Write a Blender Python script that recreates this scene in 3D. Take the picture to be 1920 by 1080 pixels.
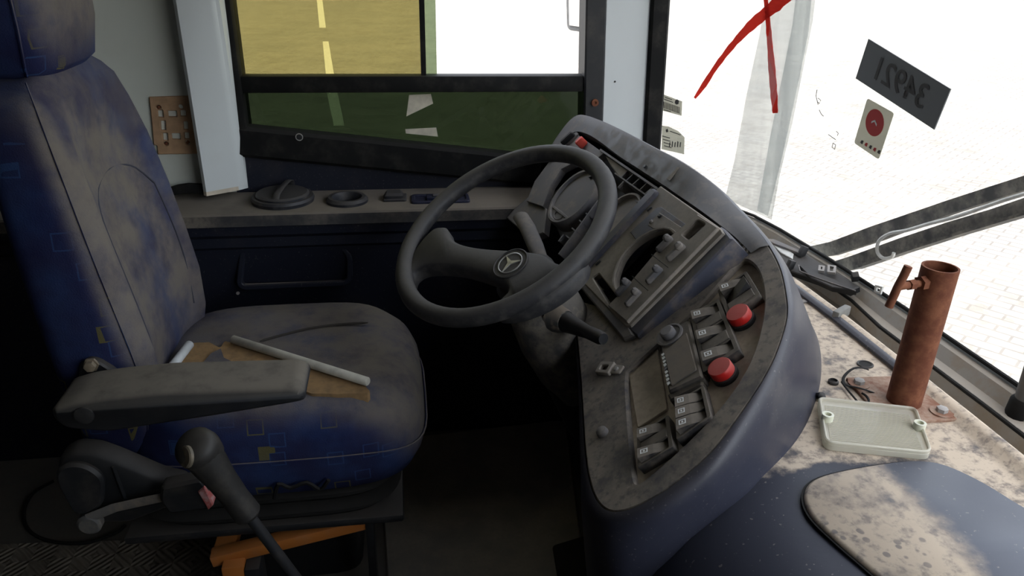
import bpy, bmesh, math, random
from math import sin, cos, radians, pi, degrees, atan2, tan
from mathutils import Vector, Matrix, noise
from mathutils.geometry import tessellate_polygon, delaunay_2d_cdt
for o in list(bpy.data.objects): bpy.data.objects.remove(o)
random.seed(4)
sc = bpy.context.scene
COL = sc.collection
V = Vector
# ------------------------------------------------------------------ camera
FPX = 1400.0
CAM = V((0, 0, 1.3))
def _cam(yaw=9, p=25, ro=1.43):
    yaw, p, ro = map(radians, (yaw, p, ro))
    F = V((sin(yaw)*cos(p), cos(yaw)*cos(p), -sin(p)))
    r0 = V((cos(yaw), -sin(yaw), 0)); u0 = r0.cross(F)
    r = r0*cos(ro)+u0*sin(ro)
    return F, r, r.cross(F)
CF, CR, CU = _cam()
cd = bpy.data.cameras.new('camera'); cam = bpy.data.objects.new('camera', cd); COL.objects.link(cam)
cd.sensor_width = 36; cd.lens = FPX/1920*36; cd.clip_start = .02; cd.clip_end = 500
m = Matrix((CR, CU, -CF)).transposed().to_4x4(); m.translation = CAM
cam.matrix_world = m
sc.camera = cam
# ------------------------------------------------------------------ light
w = bpy.data.worlds.new('world'); sc.world = w; w.use_nodes = True
nt = w.node_tree; nt.nodes.clear()
sky = nt.nodes.new('ShaderNodeTexSky'); sky.sky_type = 'NISHITA'; sky.sun_disc = False
sky.sun_elevation = radians(68); sky.sun_rotation = radians(215); sky.dust_density = 4; sky.air_density = 1.2
bg = nt.nodes.new('ShaderNodeBackground'); bg.inputs[1].default_value = .70
wo = nt.nodes.new('ShaderNodeOutputWorld')
hs = nt.nodes.new('ShaderNodeHueSaturation'); hs.inputs['Saturation'].default_value = .35
nt.links.new(sky.outputs[0], hs.inputs['Color']); nt.links.new(hs.outputs[0], bg.inputs[0]); nt.links.new(bg.outputs[0], wo.inputs[0])
sl = bpy.data.lights.new('sun_offscreen', 'SUN'); sl.energy = 2.8; sl.angle = radians(1); sl.color = (1, .96, .9)
so = bpy.data.objects.new('sun_offscreen', sl); COL.objects.link(so)
# sun stands high behind the right rear of the bus, so none of it falls into the cab
so.rotation_euler = V((.28, .22, -1)).to_track_quat('-Z', 'Y').to_euler()
so.location = (-3, -3, 9)
vs = sc.view_settings
vs.view_transform = 'Standard'; vs.look = 'None'; vs.gamma = 1; vs.use_curve_mapping = False
vs.exposure = 0.6
# ------------------------------------------------------------------ projection helpers
def ray(x, y): return CF+CR*((x-960)/FPX)-CU*((y-540)/FPX)
def at(x, y, ax, val):
    d = ray(x, y); i = 'xyz'.index(ax); return CAM+d*((val-CAM[i])/d[i])
class Fr:
    def __init__(s, o, n, ex):
        s.o = V(o); s.n = V(n).normalized(); ex = V(ex); s.ex = (ex-s.n*ex.dot(s.n)).normalized(); s.ey = s.n.cross(s.ex)
    def p3(s, u, v, h=0): return s.o+s.ex*u+s.ey*v+s.n*h
    def pw(s, x, y, h=0):
        o = s.o+s.n*h; d = ray(x, y); return CAM+d*((o-CAM).dot(s.n)/d.dot(s.n))
    def uv(s, P): q = V(P)-s.o; return (q.dot(s.ex), q.dot(s.ey))
    def px(s, x, y, h=0): return s.uv(s.pw(x, y, h))
    def pxs(s, L, h=0): return [s.px(x, y, h) for x, y in L]
    def lift(s, h): return Fr(s.o+s.n*h, s.n, s.ex)
# ------------------------------------------------------------------ mesh helpers
def tag(o, label, cat, group=None):
    o['label'] = label; o['category'] = cat
    if group: o['group'] = group
    return o
def thing(name, loc, label, cat, group=None):
    o = bpy.data.objects.new(name, None); COL.objects.link(o); o.location = loc
    o.empty_display_size = .05
    return tag(o, label, cat, group)
def struct(o): o['kind'] = 'structure'; return o
def link(name, me, parent=None, mat=None, smooth=None, label=None):
    if mat: me.materials.append(mat)
    if smooth is not None:
        me.shade_smooth()
        if smooth < 180: me.set_sharp_from_angle(angle=radians(smooth))
    o = bpy.data.objects.new(name, me); COL.objects.link(o)
    if parent:
        o.parent = parent
        if parent.type == 'EMPTY': o.matrix_parent_inverse = Matrix.Translation(-parent.location)
    if label: o['label'] = label
    return o
def mesh(name, vs_, fs, mat, parent=None, smooth=None, label=None):
    me = bpy.data.meshes.new(name); me.from_pydata([tuple(v) for v in vs_], [], fs)
    bm = bmesh.new(); bm.from_mesh(me); bmesh.ops.recalc_face_normals(bm, faces=bm.faces); bm.to_mesh(me); bm.free()
    me.update(); return link(name, me, parent, mat, smooth, label)
def frm(c=(0,0,0), ex=(1,0,0), n=(0,0,1)): return Fr(c, n, ex)
def box(name, fr, u0, u1, v0, v1, h0, h1, mat, parent=None, bev=0, label=None, seg=2):
    bm = bmesh.new(); vv = [bm.verts.new(fr.p3(u, v, h)) for h in (h0, h1) for v in (v0, v1) for u in (u0, u1)]
    for f in ((0,1,3,2),(4,5,7,6),(0,1,5,4),(2,3,7,6),(0,2,6,4),(1,3,7,5)): bm.faces.new([vv[i] for i in f])
    bmesh.ops.recalc_face_normals(bm, faces=bm.faces)
    if bev: bmesh.ops.bevel(bm, geom=bm.edges[:], offset=bev, segments=seg, affect='EDGES', profile=.5)
    me = bpy.data.meshes.new(name); bm.to_mesh(me); bm.free()
    return link(name, me, parent, mat, 40 if bev else None, label)
def catmull(pts, k, closed=False):
    pts = [V(p) for p in pts]; n = len(pts); out = []
    rng = n if closed else n-1
    for i in range(rng):
        if closed: a, b, c, d = pts[i-1], pts[i], pts[(i+1) % n], pts[(i+2) % n]
        else: a, b, c, d = pts[max(i-1, 0)], pts[i], pts[i+1], pts[min(i+2, n-1)]
        for j in range(k):
            t = j/k
            out.append(.5*((2*b)+(c-a)*t+(2*a-5*b+4*c-d)*t*t+(3*b-a-3*c+d)*t**3))
    if not closed: out.append(pts[-1])
    return out
def smooth2(L, k=6, closed=True): return [(p.x, p.y) for p in catmull([V((x, y, 0)) for x, y in L], k, closed)]
def rnd(poly, r, n=5):
    out = []; N = len(poly)
    for i in range(N):
        p = V(poly[i]).to_2d(); a = V(poly[i-1]).to_2d()-p; b = V(poly[(i+1) % N]).to_2d()-p
        rr = r[i] if isinstance(r, (list, tuple)) else r
        if rr <= 0: out.append(tuple(p)); continue
        rr = min(rr, a.length*.48, b.length*.48); A = p+a.normalized()*rr; B = p+b.normalized()*rr
        for j in range(n+1):
            t = j/n; out.append(tuple(A*(1-t)**2+p*2*t*(1-t)+B*t*t))
    return out
def circ(r, n=32, c=(0, 0), a0=0): return [(c[0]+r*cos(2*pi*i/n+a0), c[1]+r*sin(2*pi*i/n+a0)) for i in range(n)]
def area(L): return sum(L[i-1][0]*L[i][1]-L[i][0]*L[i-1][1] for i in range(len(L)))
def inset(L, d):
    s = 1 if area(L) > 0 else -1; N = len(L); out = []
    for i in range(N):
        a = V(L[i-1]).to_2d(); p = V(L[i]).to_2d(); b = V(L[(i+1) % N]).to_2d()
        e1 = (p-a); e2 = (b-p)
        if e1.length < 1e-9: e1 = e2
        if e2.length < 1e-9: e2 = e1
        e1.normalize(); e2.normalize(); n1 = V((-e1.y, e1.x)); n2 = V((-e2.y, e2.x)); q = n1+n2
        if q.length < 1e-6: q = n1
        q.normalize(); k = 1/max(.4, q.dot(n1)); out.append(tuple(p+q*(s*d*k)))
    return out
def inpoly(p, L):
    c = False
    for i in range(len(L)):
        a, b = L[i-1], L[i]
        if (a[1] > p[1]) != (b[1] > p[1]) and p[0] < (b[0]-a[0])*(p[1]-a[1])/(b[1]-a[1])+a[0]: c = not c
    return c
def tess(loops):
    if len(loops) == 1: return tessellate_polygon([[V((x, y, 0)) for x, y in loops[0]]])
    pts = [V(p).to_2d() for L in loops for p in L]; ed = []; b = 0
    for L in loops:
        n = len(L); ed += [(b+i, b+(i+1) % n) for i in range(n)]; b += n
    ov, oe, of, origv, _, _ = delaunay_2d_cdt(pts, ed, [], 0, 1e-7)
    mp = [o[0] if o else -1 for o in origv]; out = []
    for f in of:
        c = sum((ov[i] for i in f), V((0, 0)))/len(f)
        if inpoly(c, loops[0]) and not any(inpoly(c, h) for h in loops[1:]) and all(mp[i] >= 0 for i in f): out.append(tuple(mp[i] for i in f))
    return out
def plate(name, fr, outer, mat, parent=None, h0=0, h1=.005, holes=(), ch=0, label=None, smooth=35):
    loops = [list(outer)]+[list(h) for h in holes]
    if area(loops[0]) < 0: loops[0].reverse()
    for i in range(1, len(loops)):
        if area(loops[i]) > 0: loops[i].reverse()
    def ins(i, L):
        return inset(L, ch) if i == 0 else inset(L, -ch)
    tops = [ins(i, L) for i, L in enumerate(loops)] if ch else loops
    tris = tess(tops)
    vs_ = []; fs = []
    N = sum(len(L) for L in loops)
    for L in tops: vs_ += [fr.p3(x, y, h1) for x, y in L]
    for L in loops: vs_ += [fr.p3(x, y, h1-ch) for x, y in L]
    for L in loops: vs_ += [fr.p3(x, y, h0) for x, y in L]
    fs += [tuple(t) for t in tris]+[tuple(2*N+i for i in reversed(t)) for t in tris]
    b = 0
    for L in loops:
        n = len(L)
        for i in range(n):
            j = (i+1) % n
            if ch: fs.append((b+i, b+j, N+b+j, N+b+i))
            fs.append((N+b+i, N+b+j, 2*N+b+j, 2*N+b+i))
        b += n
    if not ch:
        # weld duplicates
        pass
    me = bpy.data.meshes.new(name); me.from_pydata([tuple(v) for v in vs_], [], fs)
    bm = bmesh.new(); bm.from_mesh(me); bmesh.ops.remove_doubles(bm, verts=bm.verts, dist=1e-6)
    bmesh.ops.recalc_face_normals(bm, faces=bm.faces); bm.to_mesh(me); bm.free(); me.update()
    return link(name, me, parent, mat, smooth, label)
def tube_geo(pts, r, n=10, closed=False, flat=1.0, caps=True, up=None):
    pts = [V(p) for p in pts]; N = len(pts); vs_ = []; fs = []
    rad = r if isinstance(r, (list, tuple)) else [r]*N
    T = []
    for i in range(N):
        a = pts[i-1] if (i or closed) else pts[0]; b = pts[(i+1) % N] if (i < N-1 or closed) else pts[-1]
        T.append((b-a).normalized())
    u = V(up) if up else (V((0, 0, 1)) if abs(T[0].z) < .9 else V((1, 0, 0)))
    for i in range(N):
        u = (u-T[i]*u.dot(T[i])).normalized(); b = T[i].cross(u)
        for k in range(n):
            a = 2*pi*k/n; vs_.append(pts[i]+(u*cos(a)*flat+b*sin(a))*rad[i])
    for i in range(N if closed else N-1):
        j = (i+1) % N
        for k in range(n): fs.append((i*n+k, i*n+(k+1) % n, j*n+(k+1) % n, j*n+k))
    if not closed and caps: fs += [tuple(range(n)), tuple((N-1)*n+k for k in range(n))]
    return vs_, fs
def tube(name, pts, r, mat, parent=None, n=10, closed=False, flat=1.0, label=None, sm=40, up=None):
    v, f = tube_geo(pts, r, n, closed, flat, True, up); return mesh(name, v, f, mat, parent, sm, label)
def lathe(name, fr, prof, mat, parent=None, n=28, label=None, sm=35, c=(0, 0), mouth=True):
    vs_ = []; fs = []
    for r, h in prof:
        for k in range(n): a = 2*pi*k/n; vs_.append(fr.p3(c[0]+r*cos(a), c[1]+r*sin(a), h))
    for i in range(len(prof)-1):
        for k in range(n): fs.append((i*n+k, i*n+(k+1) % n, (i+1)*n+(k+1) % n, (i+1)*n+k))
    fs += ([tuple(range(n))] if mouth else [])+[tuple((len(prof)-1)*n+k for k in range(n))]
    return mesh(name, vs_, fs, mat, parent, sm, label)
def loft(name, rings, mat, parent=None, closed=False, sm=60, caps=False, label=None):
    n = len(rings[0]); vs_ = [p for R_ in rings for p in R_]; fs = []
    for i in range(len(rings)-1):
        for k in range(n if closed else n-1):
            fs.append((i*n+k, i*n+(k+1) % n, (i+1)*n+(k+1) % n, (i+1)*n+k))
    if caps: fs += [tuple(range(n)), tuple((len(rings)-1)*n+k for k in range(n))]
    return mesh(name, vs_, fs, mat, parent, sm, label)
def resamp(pts, n):
    pts = [V(p) for p in pts]; d = [0]
    for a, b in zip(pts, pts[1:]): d.append(d[-1]+(b-a).length)
    out = []; j = 0
    for i in range(n):
        s = d[-1]*i/(n-1)
        while j < len(d)-2 and d[j+1] < s: j += 1
        t = (s-d[j])/max(1e-9, d[j+1]-d[j]); out.append(pts[j].lerp(pts[j+1], min(1, t)))
    return out
# ------------------------------------------------------------------ materials
def newmat(name):
    m = bpy.data.materials.new(name); m.use_nodes = True; t = m.node_tree; t.nodes.clear()
    out = t.nodes.new('ShaderNodeOutputMaterial'); return m, t, out
def N_(t, ty, **kw):
    n = t.nodes.new(ty)
    for k, v in kw.items():
        if k[0] == 'i' and k[1:].isdigit(): n.inputs[int(k[1:])].default_value = v
        else: setattr(n, k, v)
    return n
def math_(t, op, a, b=None, c=None, clamp=False):
    n = t.nodes.new('ShaderNodeMath'); n.operation = op; n.use_clamp = clamp
    for i, x in enumerate((a, b, c)):
        if x is None: continue
        if isinstance(x, (int, float)): n.inputs[i].default_value = x
        else: t.links.new(x, n.inputs[i])
    return n.outputs[0]
def mapr(t, x, a, b, c=0, d=1):
    n = t.nodes.new('ShaderNodeMapRange'); n.interpolation_type = 'SMOOTHSTEP'
    t.links.new(x, n.inputs[0]); n.inputs[1].default_value = a; n.inputs[2].default_value = b; n.inputs[3].default_value = c; n.inputs[4].default_value = d
    return n.outputs[0]
def mix_(t, f, a, b):
    n = t.nodes.new('ShaderNodeMix'); n.data_type = 'RGBA'
    for s, x in ((0, f), (6, a), (7, b)):
        if isinstance(x, (int, float)): n.inputs[s].default_value = x
        elif isinstance(x, (tuple, list)): n.inputs[s].default_value = (*x[:3], 1)
        else: t.links.new(x, n.inputs[s])
    return n.outputs[2]
def noise_(t, scale, detail=5, rough=.6, vec=None, dist=0):
    n = t.nodes.new('ShaderNodeTexNoise'); n.inputs['Scale'].default_value = scale; n.inputs['Detail'].default_value = detail
    n.inputs['Roughness'].default_value = rough; n.inputs['Distortion'].default_value = dist
    if vec is None:
        g = t.nodes.new('ShaderNodeNewGeometry'); vec = g.outputs['Position']
    t.links.new(vec, n.inputs['Vector']); return n.outputs[0]
def bsdf(t, out, col, rough=.6, metal=0, bump=None, bstr=.3, bdist=.002, spec=.4):
    b = t.nodes.new('ShaderNodeBsdfPrincipled')
    if isinstance(col, (tuple, list)): b.inputs['Base Color'].default_value = (*col[:3], 1)
    else: t.links.new(col, b.inputs['Base Color'])
    if isinstance(rough, (int, float)): b.inputs['Roughness'].default_value = rough
    else: t.links.new(rough, b.inputs['Roughness'])
    b.inputs['Metallic'].default_value = metal; b.inputs['Specular IOR Level'].default_value = spec
    if bump is not None:
        n = t.nodes.new('ShaderNodeBump'); n.inputs['Strength'].default_value = bstr; n.inputs['Distance'].default_value = bdist
        t.links.new(bump, n.inputs['Height']); t.links.new(n.outputs[0], b.inputs['Normal'])
    t.links.new(b.outputs[0], out.inputs[0]); return b
DUST = (.30, .235, .17)
def dusty(name, base, amt=.4, scale=12, rough=.55, dust=DUST, up=.0, lo=.42, hi=.62, bump=.15, speck=0, spec=.35, fine=110):
    m, t, out = newmat(name)
    n1 = noise_(t, scale, 7, .62); f = mapr(t, n1, lo, hi, 0, amt)
    n2 = noise_(t, fine, 4, .6); f = math_(t, 'MULTIPLY', f, mapr(t, n2, .25, .6, .45, 1))
    if up:
        g = t.nodes.new('ShaderNodeNewGeometry'); s = t.nodes.new('ShaderNodeSeparateXYZ'); t.links.new(g.outputs['Normal'], s.inputs[0])
        k = mapr(t, s.outputs[2], .1, .9, 0, up)
        k = math_(t, 'MULTIPLY', k, mapr(t, n1, .2, .6, .5, 1)); f = math_(t, 'MAXIMUM', f, k)
    c = mix_(t, f, base, dust)
    if speck:
        n3 = noise_(t, 220, 2, .5); c = mix_(t, mapr(t, n3, .66, .72, 0, speck), c, (.45, .42, .38))
    bsdf(t, out, c, mapr(t, f, 0, .6, rough, .9), 0, n2, bump, .001, spec); return m
def plain(name, col, rough=.5, metal=0, var=.15, scale=30, spec=.4):
    m, t, out = newmat(name); n = noise_(t, scale, 4, .6)
    c = mix_(t, mapr(t, n, .3, .7), tuple(x*(1-var) for x in col), tuple(min(1, x*(1+var)) for x in col))
    bsdf(t, out, c, rough, metal, n, .05, .001, spec); return m
def film(name, col, alpha, tcol=(1, 1, 1), gloss=0.0, scale=0):
    """thin sheet: part lets light through (tinted), part is a matt coat"""
    m, t, out = newmat(name)
    tr = N_(t, 'ShaderNodeBsdfTransparent'); tr.inputs[0].default_value = (*tcol, 1)
    df = N_(t, 'ShaderNodeBsdfDiffuse'); df.inputs[0].default_value = (*col, 1)
    mx = N_(t, 'ShaderNodeMixShader'); mx.inputs[0].default_value = alpha
    if scale:
        mp = N_(t, 'ShaderNodeMapping'); mp.inputs['Scale'].default_value = (scale, scale, scale*.06); g = N_(t, 'ShaderNodeNewGeometry')
        t.links.new(g.outputs['Position'], mp.inputs[0]); n = noise_(t, 1, 6, .7, mp.outputs[0]); t.links.new(mapr(t, n, .32, .70, alpha*.7, min(1, alpha*1.3)), mx.inputs[0])
    t.links.new(tr.outputs[0], mx.inputs[1]); t.links.new(df.outputs[0], mx.inputs[2])
    last = mx.outputs[0]
    if gloss:
        gl = N_(t, 'ShaderNodeBsdfGlossy'); gl.inputs['Roughness'].default_value = .03
        lw = N_(t, 'ShaderNodeLayerWeight'); fz = math_(t, 'ADD', math_(t, 'MULTIPLY', math_(t, 'POWER', lw.outputs['Facing'], 5), .9), .04)
        m2 = N_(t, 'ShaderNodeMixShader'); t.links.new(math_(t, 'MULTIPLY', fz, gloss), m2.inputs[0]); t.links.new(last, m2.inputs[1]); t.links.new(gl.outputs[0], m2.inputs[2]); last = m2.outputs[0]
    t.links.new(last, out.inputs[0]); return m
def fabric(name, back=False):
    m, t, out = newmat(name)
    g = N_(t, 'ShaderNodeNewGeometry')
    v = N_(t, 'ShaderNodeTexVoronoi'); v.distance = 'CHEBYCHEV'; v.inputs['Scale'].default_value = 21; v.inputs['Randomness'].default_value = .75
    t.links.new(g.outputs['Position'], v.inputs['Vector'])
    d = v.outputs['Distance']; s = N_(t, 'ShaderNodeSeparateColor'); t.links.new(v.outputs['Color'], s.inputs[0])
    fill = math_(t, 'LESS_THAN', d, .23); ring = math_(t, 'MULTIPLY', math_(t, 'LESS_THAN', d, .30), math_(t, 'GREATER_THAN', d, .25))
    isf = math_(t, 'GREATER_THAN', s.outputs[0], .74); shp = math_(t, 'MAXIMUM', ring, math_(t, 'MULTIPLY', fill, isf))
    shp = math_(t, 'MULTIPLY', shp, math_(t, 'GREATER_THAN', s.outputs[1], .45))
    dp = N_(t, 'ShaderNodeVectorMath'); dp.operation = 'DOT_PRODUCT'; t.links.new(g.outputs['Normal'], dp.inputs[0]); dp.inputs[1].default_value = (.72, 0, .7)
    shp = math_(t, 'MULTIPLY', shp, mapr(t, dp.outputs['Value'], .1, .5, 1, .08))
    colr = mix_(t, math_(t, 'GREATER_THAN', s.outputs[2], .55), (.15, .13, .015), (.02, .06, .16))
    n0 = noise_(t, 9, 3, .6); base = mix_(t, mapr(t, n0, .35, .7), (.007, .010, .050), (.013, .030, .100))
    c = mix_(t, math_(t, 'MULTIPLY', shp, .6), base, colr)
    n1 = noise_(t, 14, 7, .65); n2 = noise_(t, 420, 2, .5)
    up = mapr(t, dp.outputs['Value'], .15, .85, .06, .85)
    f = math_(t, 'MULTIPLY', up, mapr(t, n1, .25, .62, .45, 1.0))
    if back:   # wear: near bolster rubbed grey, the rest in patches
        sp = N_(t, 'ShaderNodeSeparateXYZ'); t.links.new(g.outputs['Position'], sp.inputs[0])
        wz = mapr(t, noise_(t, 5, 4, .6), .40, .60, .40, 1); wy = mapr(t, sp.outputs[1], 1.21, 1.165, 0, 1)
        f = math_(t, 'MULTIPLY', f, math_(t, 'MAXIMUM', wz, wy))
    c = mix_(t, f, c, (.165, .142, .113))
    bsdf(t, out, c, .95, 0, n2, .5, .0012, .15); return m
FAB = fabric('seat_fabric'); FABB = fabric('backrest_fabric', True)
NAVY = dusty('navy_shell', (.027, .029, .045), .30, 5, .42, (.24, .21, .18), .16, .50, .75, .08, .15)
def masked(name, base, dust, fn, scale, fine=60, rough=.5, lo=.30, hi=.55, prints=False):
    # dirt with an outline of its own, broken up by noise
    m, t, out = newmat(name); g = N_(t, 'ShaderNodeNewGeometry'); s = N_(t, 'ShaderNodeSeparateXYZ'); t.links.new(g.outputs['Position'], s.inputs[0])
    nb = noise_(t, 14, 6, .65); wob = math_(t, 'MULTIPLY', math_(t, 'SUBTRACT', nb, .5), .09)
    f = fn(t, math_(t, 'ADD', s.outputs[0], wob), math_(t, 'ADD', s.outputs[1], wob))
    n1 = noise_(t, scale, 7, .66); f = math_(t, 'MULTIPLY', f, mapr(t, n1, lo, hi, .18, 1))
    n2 = noise_(t, fine, 5, .65); f = math_(t, 'MULTIPLY', f, mapr(t, n2, .30, .52, .45, 1))
    if prints:
        v = N_(t, 'ShaderNodeTexVoronoi'); v.inputs['Scale'].default_value = 75; t.links.new(g.outputs['Position'], v.inputs['Vector'])
        n4 = noise_(t, 11, 2, .5); pr = math_(t, 'MULTIPLY', mapr(t, v.outputs['Distance'], .28, .40, 1, 0), mapr(t, n4, .60, .66, 0, .6)); f = math_(t, 'MULTIPLY', f, math_(t, 'SUBTRACT', 1, pr))
    n3 = noise_(t, 160, 2, .5); c = mix_(t, f, base, dust); c = mix_(t, mapr(t, n3, .68, .74, 0, .3), c, (.40, .36, .30))
    bsdf(t, out, c, mapr(t, f, 0, .6, rough, .92), 0, n2, .15, .001, .35); return m
DECKM = masked('dusty_deck', (.030, .032, .045), (.50, .41, .315), lambda t, x, y: math_(t, 'MULTIPLY', mapr(t, x, .46, .50), math_(t, 'MAXIMUM', mapr(t, y, .750, .768), mapr(t, x, .70, .73))), 20, 90, lo=.32, hi=.52)
LIDM = masked('dusty_lid', (.070, .075, .095), (.50, .41, .315), lambda t, x, y: mapr(t, x, .66, .615), 11, 55, prints=True)
GREYP = dusty('grey_plastic', (.105, .105, .115), .8, 20, .55, (.25, .22, .185), .45, .35, .65, .2)
HOODM = dusty('hood_plastic', (.12, .12, .128), .7, 40, .5, (.24, .22, .2), .35, .4, .6, .25)
TANP = dusty('dust_caked_plastic', (.20, .185, .165), .9, 16, .7, (.33, .285, .235), .5, .25, .6, .2)
BLUEP = dusty('blue_grey_plastic', (.052, .056, .078), .45, 25, .5, DUST, .15, .4, .7)
BLACKP = dusty('black_plastic', (.013, .014, .016), .2, 18, .5, (.18, .15, .12), .22, .45, .75)
WHEELM = dusty('wheel_rubber', (.028, .028, .031), .35, 35, .5, (.17, .155, .135), .38, .4, .7, .3)
SWM = dusty('switch_plastic', (.022, .022, .024), .5, 45, .45, (.25, .21, .165), .62, .35, .7, .2)
DARKNAVY = dusty('dark_navy_panel', (.010, .012, .022), .15, 8, .5, (.16, .13, .11), .1, .5, .8, .1, .12)
LEDGEM = dusty('dusty_ledge', (.035, .035, .038), .7, 7, .6, (.23, .195, .155), .75, .35, .65, .2)
LEDGED = dusty('ledge_fitting', (.020, .022, .028), .35, 20, .5, (.2, .17, .14), .22, .4, .7, .2)
WHITEW = dusty('white_wall_panel', (.68, .70, .64), .25, 4, .6, (.40, .38, .31), 0, .45, .8, .05)
WHITET = dusty('white_trim', (.60, .63, .63), .15, 6, .45, (.42, .40, .34), 0, .5, .8, .05)
CREAM = plain('cream_edge', (.55, .48, .38), .7)
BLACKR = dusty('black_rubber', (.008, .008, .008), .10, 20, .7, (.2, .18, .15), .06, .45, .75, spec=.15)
RUST = dusty('rusty_steel', (.115, .038, .020), .8, 45, .8, (.21, .085, .045), 0, .35, .65, .5, 0, .2)
RUSTP = dusty('rusty_plate', (.20, .095, .06), .9, 30, .85, (.34, .25, .19), 0, .35, .6, .5, 0, .2)
STEEL = dusty('dull_steel', (.30, .29, .28), .5, 60, .45, (.3, .25, .2), .3, .4, .7)
BRASSY = dusty('dusty_latch_metal', (.32, .29, .25), .6, 70, .4, (.36, .3, .24), .3, .4, .7)
ORANGE = dusty('orange_paint', (.46, .155, .03), .3, 20, .55, (.35, .25, .17), .1, .45, .75)
FOAM = dusty('torn_foam', (.27, .165, .075), .6, 40, .95, (.13, .085, .045), 0, .35, .65, .6)
REDL = dusty('red_lens', (.50, .018, .015), .35, 50, .3, (.42, .18, .15), .5, .45, .75)
REDP = plain('red_plastic', (.55, .07, .05), .4)
BRKT = plain('tan_bracket', (.46, .29, .17), .7)
RODM = plain('pale_rod', (.42, .40, .34), .6)
RODW = plain('white_rod', (.50, .52, .53), .5)
PAPER = plain('paper_backing', (.55, .50, .40), .8)
MARK = plain('white_print', (.55, .55, .52), .6)
INK = plain('dark_print', (.03, .03, .03), .6)
STAR = plain('emblem_metal', (.42, .41, .38), .35, .4)
SILL = dusty('windscreen_sill', (.36, .35, .33), .7, 14, .6, (.34, .28, .21), .6, .4, .65)
GUTT = dusty('dirty_gutter', (.28, .26, .23), .8, 12, .8, (.36, .30, .23), .5, .35, .6)
FLOORM = dusty('worn_floor', (.09, .083, .072), .6, 12, .85, (.13, .11, .085), 0, .35, .65, .3)
MATM = dusty('rubber_mat', (.21, .19, .16), .6, 9, .9, (.34, .29, .22), 0, .35, .65, .3)
CEILM = plain('grey_ceiling', (.22, .22, .21), .8)
DARKW = plain('dark_interior', (.08, .08, .08), .8)
GLASSC = film('clear_glass', (.8, .78, .72), .05, (.97, .98, .97), .9)
GLASSY = film('bronze_tinted_glass', (.3, .28, .2), .02, (.505, .475, .295), .8)
GLASSG = film('dark_green_glass', (.1, .12, .1), .015, (.120, .148, .102), .8)
GLASSO = film('green_overlap_glass', (.2, .22, .2), .03, (.46, .52, .40), .8)
DUSTF = film('dust_film', (.62, .63, .62), .26, (.95, .965, .965), 0, 14)
PLACM = film('grey_placard', (.19, .20, .205), .945, (.9, .9, .95))
STICK = film('paper_sticker', (.46, .46, .40), .66, (.95, .94, .86))
REDPT = film('red_paint', (.60, .04, .03), .58, (.95, .27, .22))
LENSM = film('prismatic_lens', (.64, .61, .52), .55, (.95, .94, .88), .5)
def tread():
    m, t, out = newmat('tread_floor')
    n1 = noise_(t, 10, 6, .6); c = mix_(t, mapr(t, n1, .35, .65), (.14, .12, .095), (.22, .19, .15))
    g = N_(t, 'ShaderNodeNewGeometry'); ck = N_(t, 'ShaderNodeTexChecker'); ck.inputs['Scale'].default_value = 22; t.links.new(g.outputs['Position'], ck.inputs[0])
    w1 = N_(t, 'ShaderNodeTexWave'); w1.inputs['Scale'].default_value = 34; w1.bands_direction = 'DIAGONAL'; t.links.new(g.outputs['Position'], w1.inputs[0])
    mp = N_(t, 'ShaderNodeMapping'); mp.inputs['Rotation'].default_value = (0, 0, pi/2); t.links.new(g.outputs['Position'], mp.inputs[0])
    w2 = N_(t, 'ShaderNodeTexWave'); w2.inputs['Scale'].default_value = 34; w2.bands_direction = 'DIAGONAL'; t.links.new(mp.outputs[0], w2.inputs[0])
    h = math_(t, 'ADD', math_(t, 'MULTIPLY', w1.outputs[1], ck.outputs[1]), math_(t, 'MULTIPLY', w2.outputs[1], math_(t, 'SUBTRACT', 1, ck.outputs[1])))
    bsdf(t, out, c, .9, 0, h, .8, .004, .2); return m
TREAD = tread()
def paving():
    m, t, out = newmat('paving')
    g = N_(t, 'ShaderNodeNewGeometry'); mp = N_(t, 'ShaderNodeMapping'); mp.inputs['Rotation'].default_value = (0, 0, radians(52)); t.links.new(g.outputs['Position'], mp.inputs[0])
    b = N_(t, 'ShaderNodeTexBrick'); b.inputs['Scale'].default_value = 2.4; b.inputs['Mortar Size'].default_value = .02
    b.inputs['Color1'].default_value = (0.167, 0.159, 0.146, 1); b.inputs['Color2'].default_value = (0.192, 0.185, 0.170, 1); b.inputs['Mortar'].default_value = (0.111, 0.104, 0.096, 1)
    t.links.new(mp.outputs[0], b.inputs[0]); n = noise_(t, .8, 7, .7); n2 = noise_(t, 4, 5, .7)
    c = mix_(t, mapr(t, n, .4, .65, 0, .45), b.outputs[0], (0.222, 0.207, 0.185)); c = mix_(t, mapr(t, n2, .45, .68, 0, .55), c, (0.115, 0.105, 0.092))
    bsdf(t, out, c, .9, 0, None, spec=.1); return m
PAVE = paving()
LINEW = plain('road_paint', (.42, .41, .37), .8)
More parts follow.
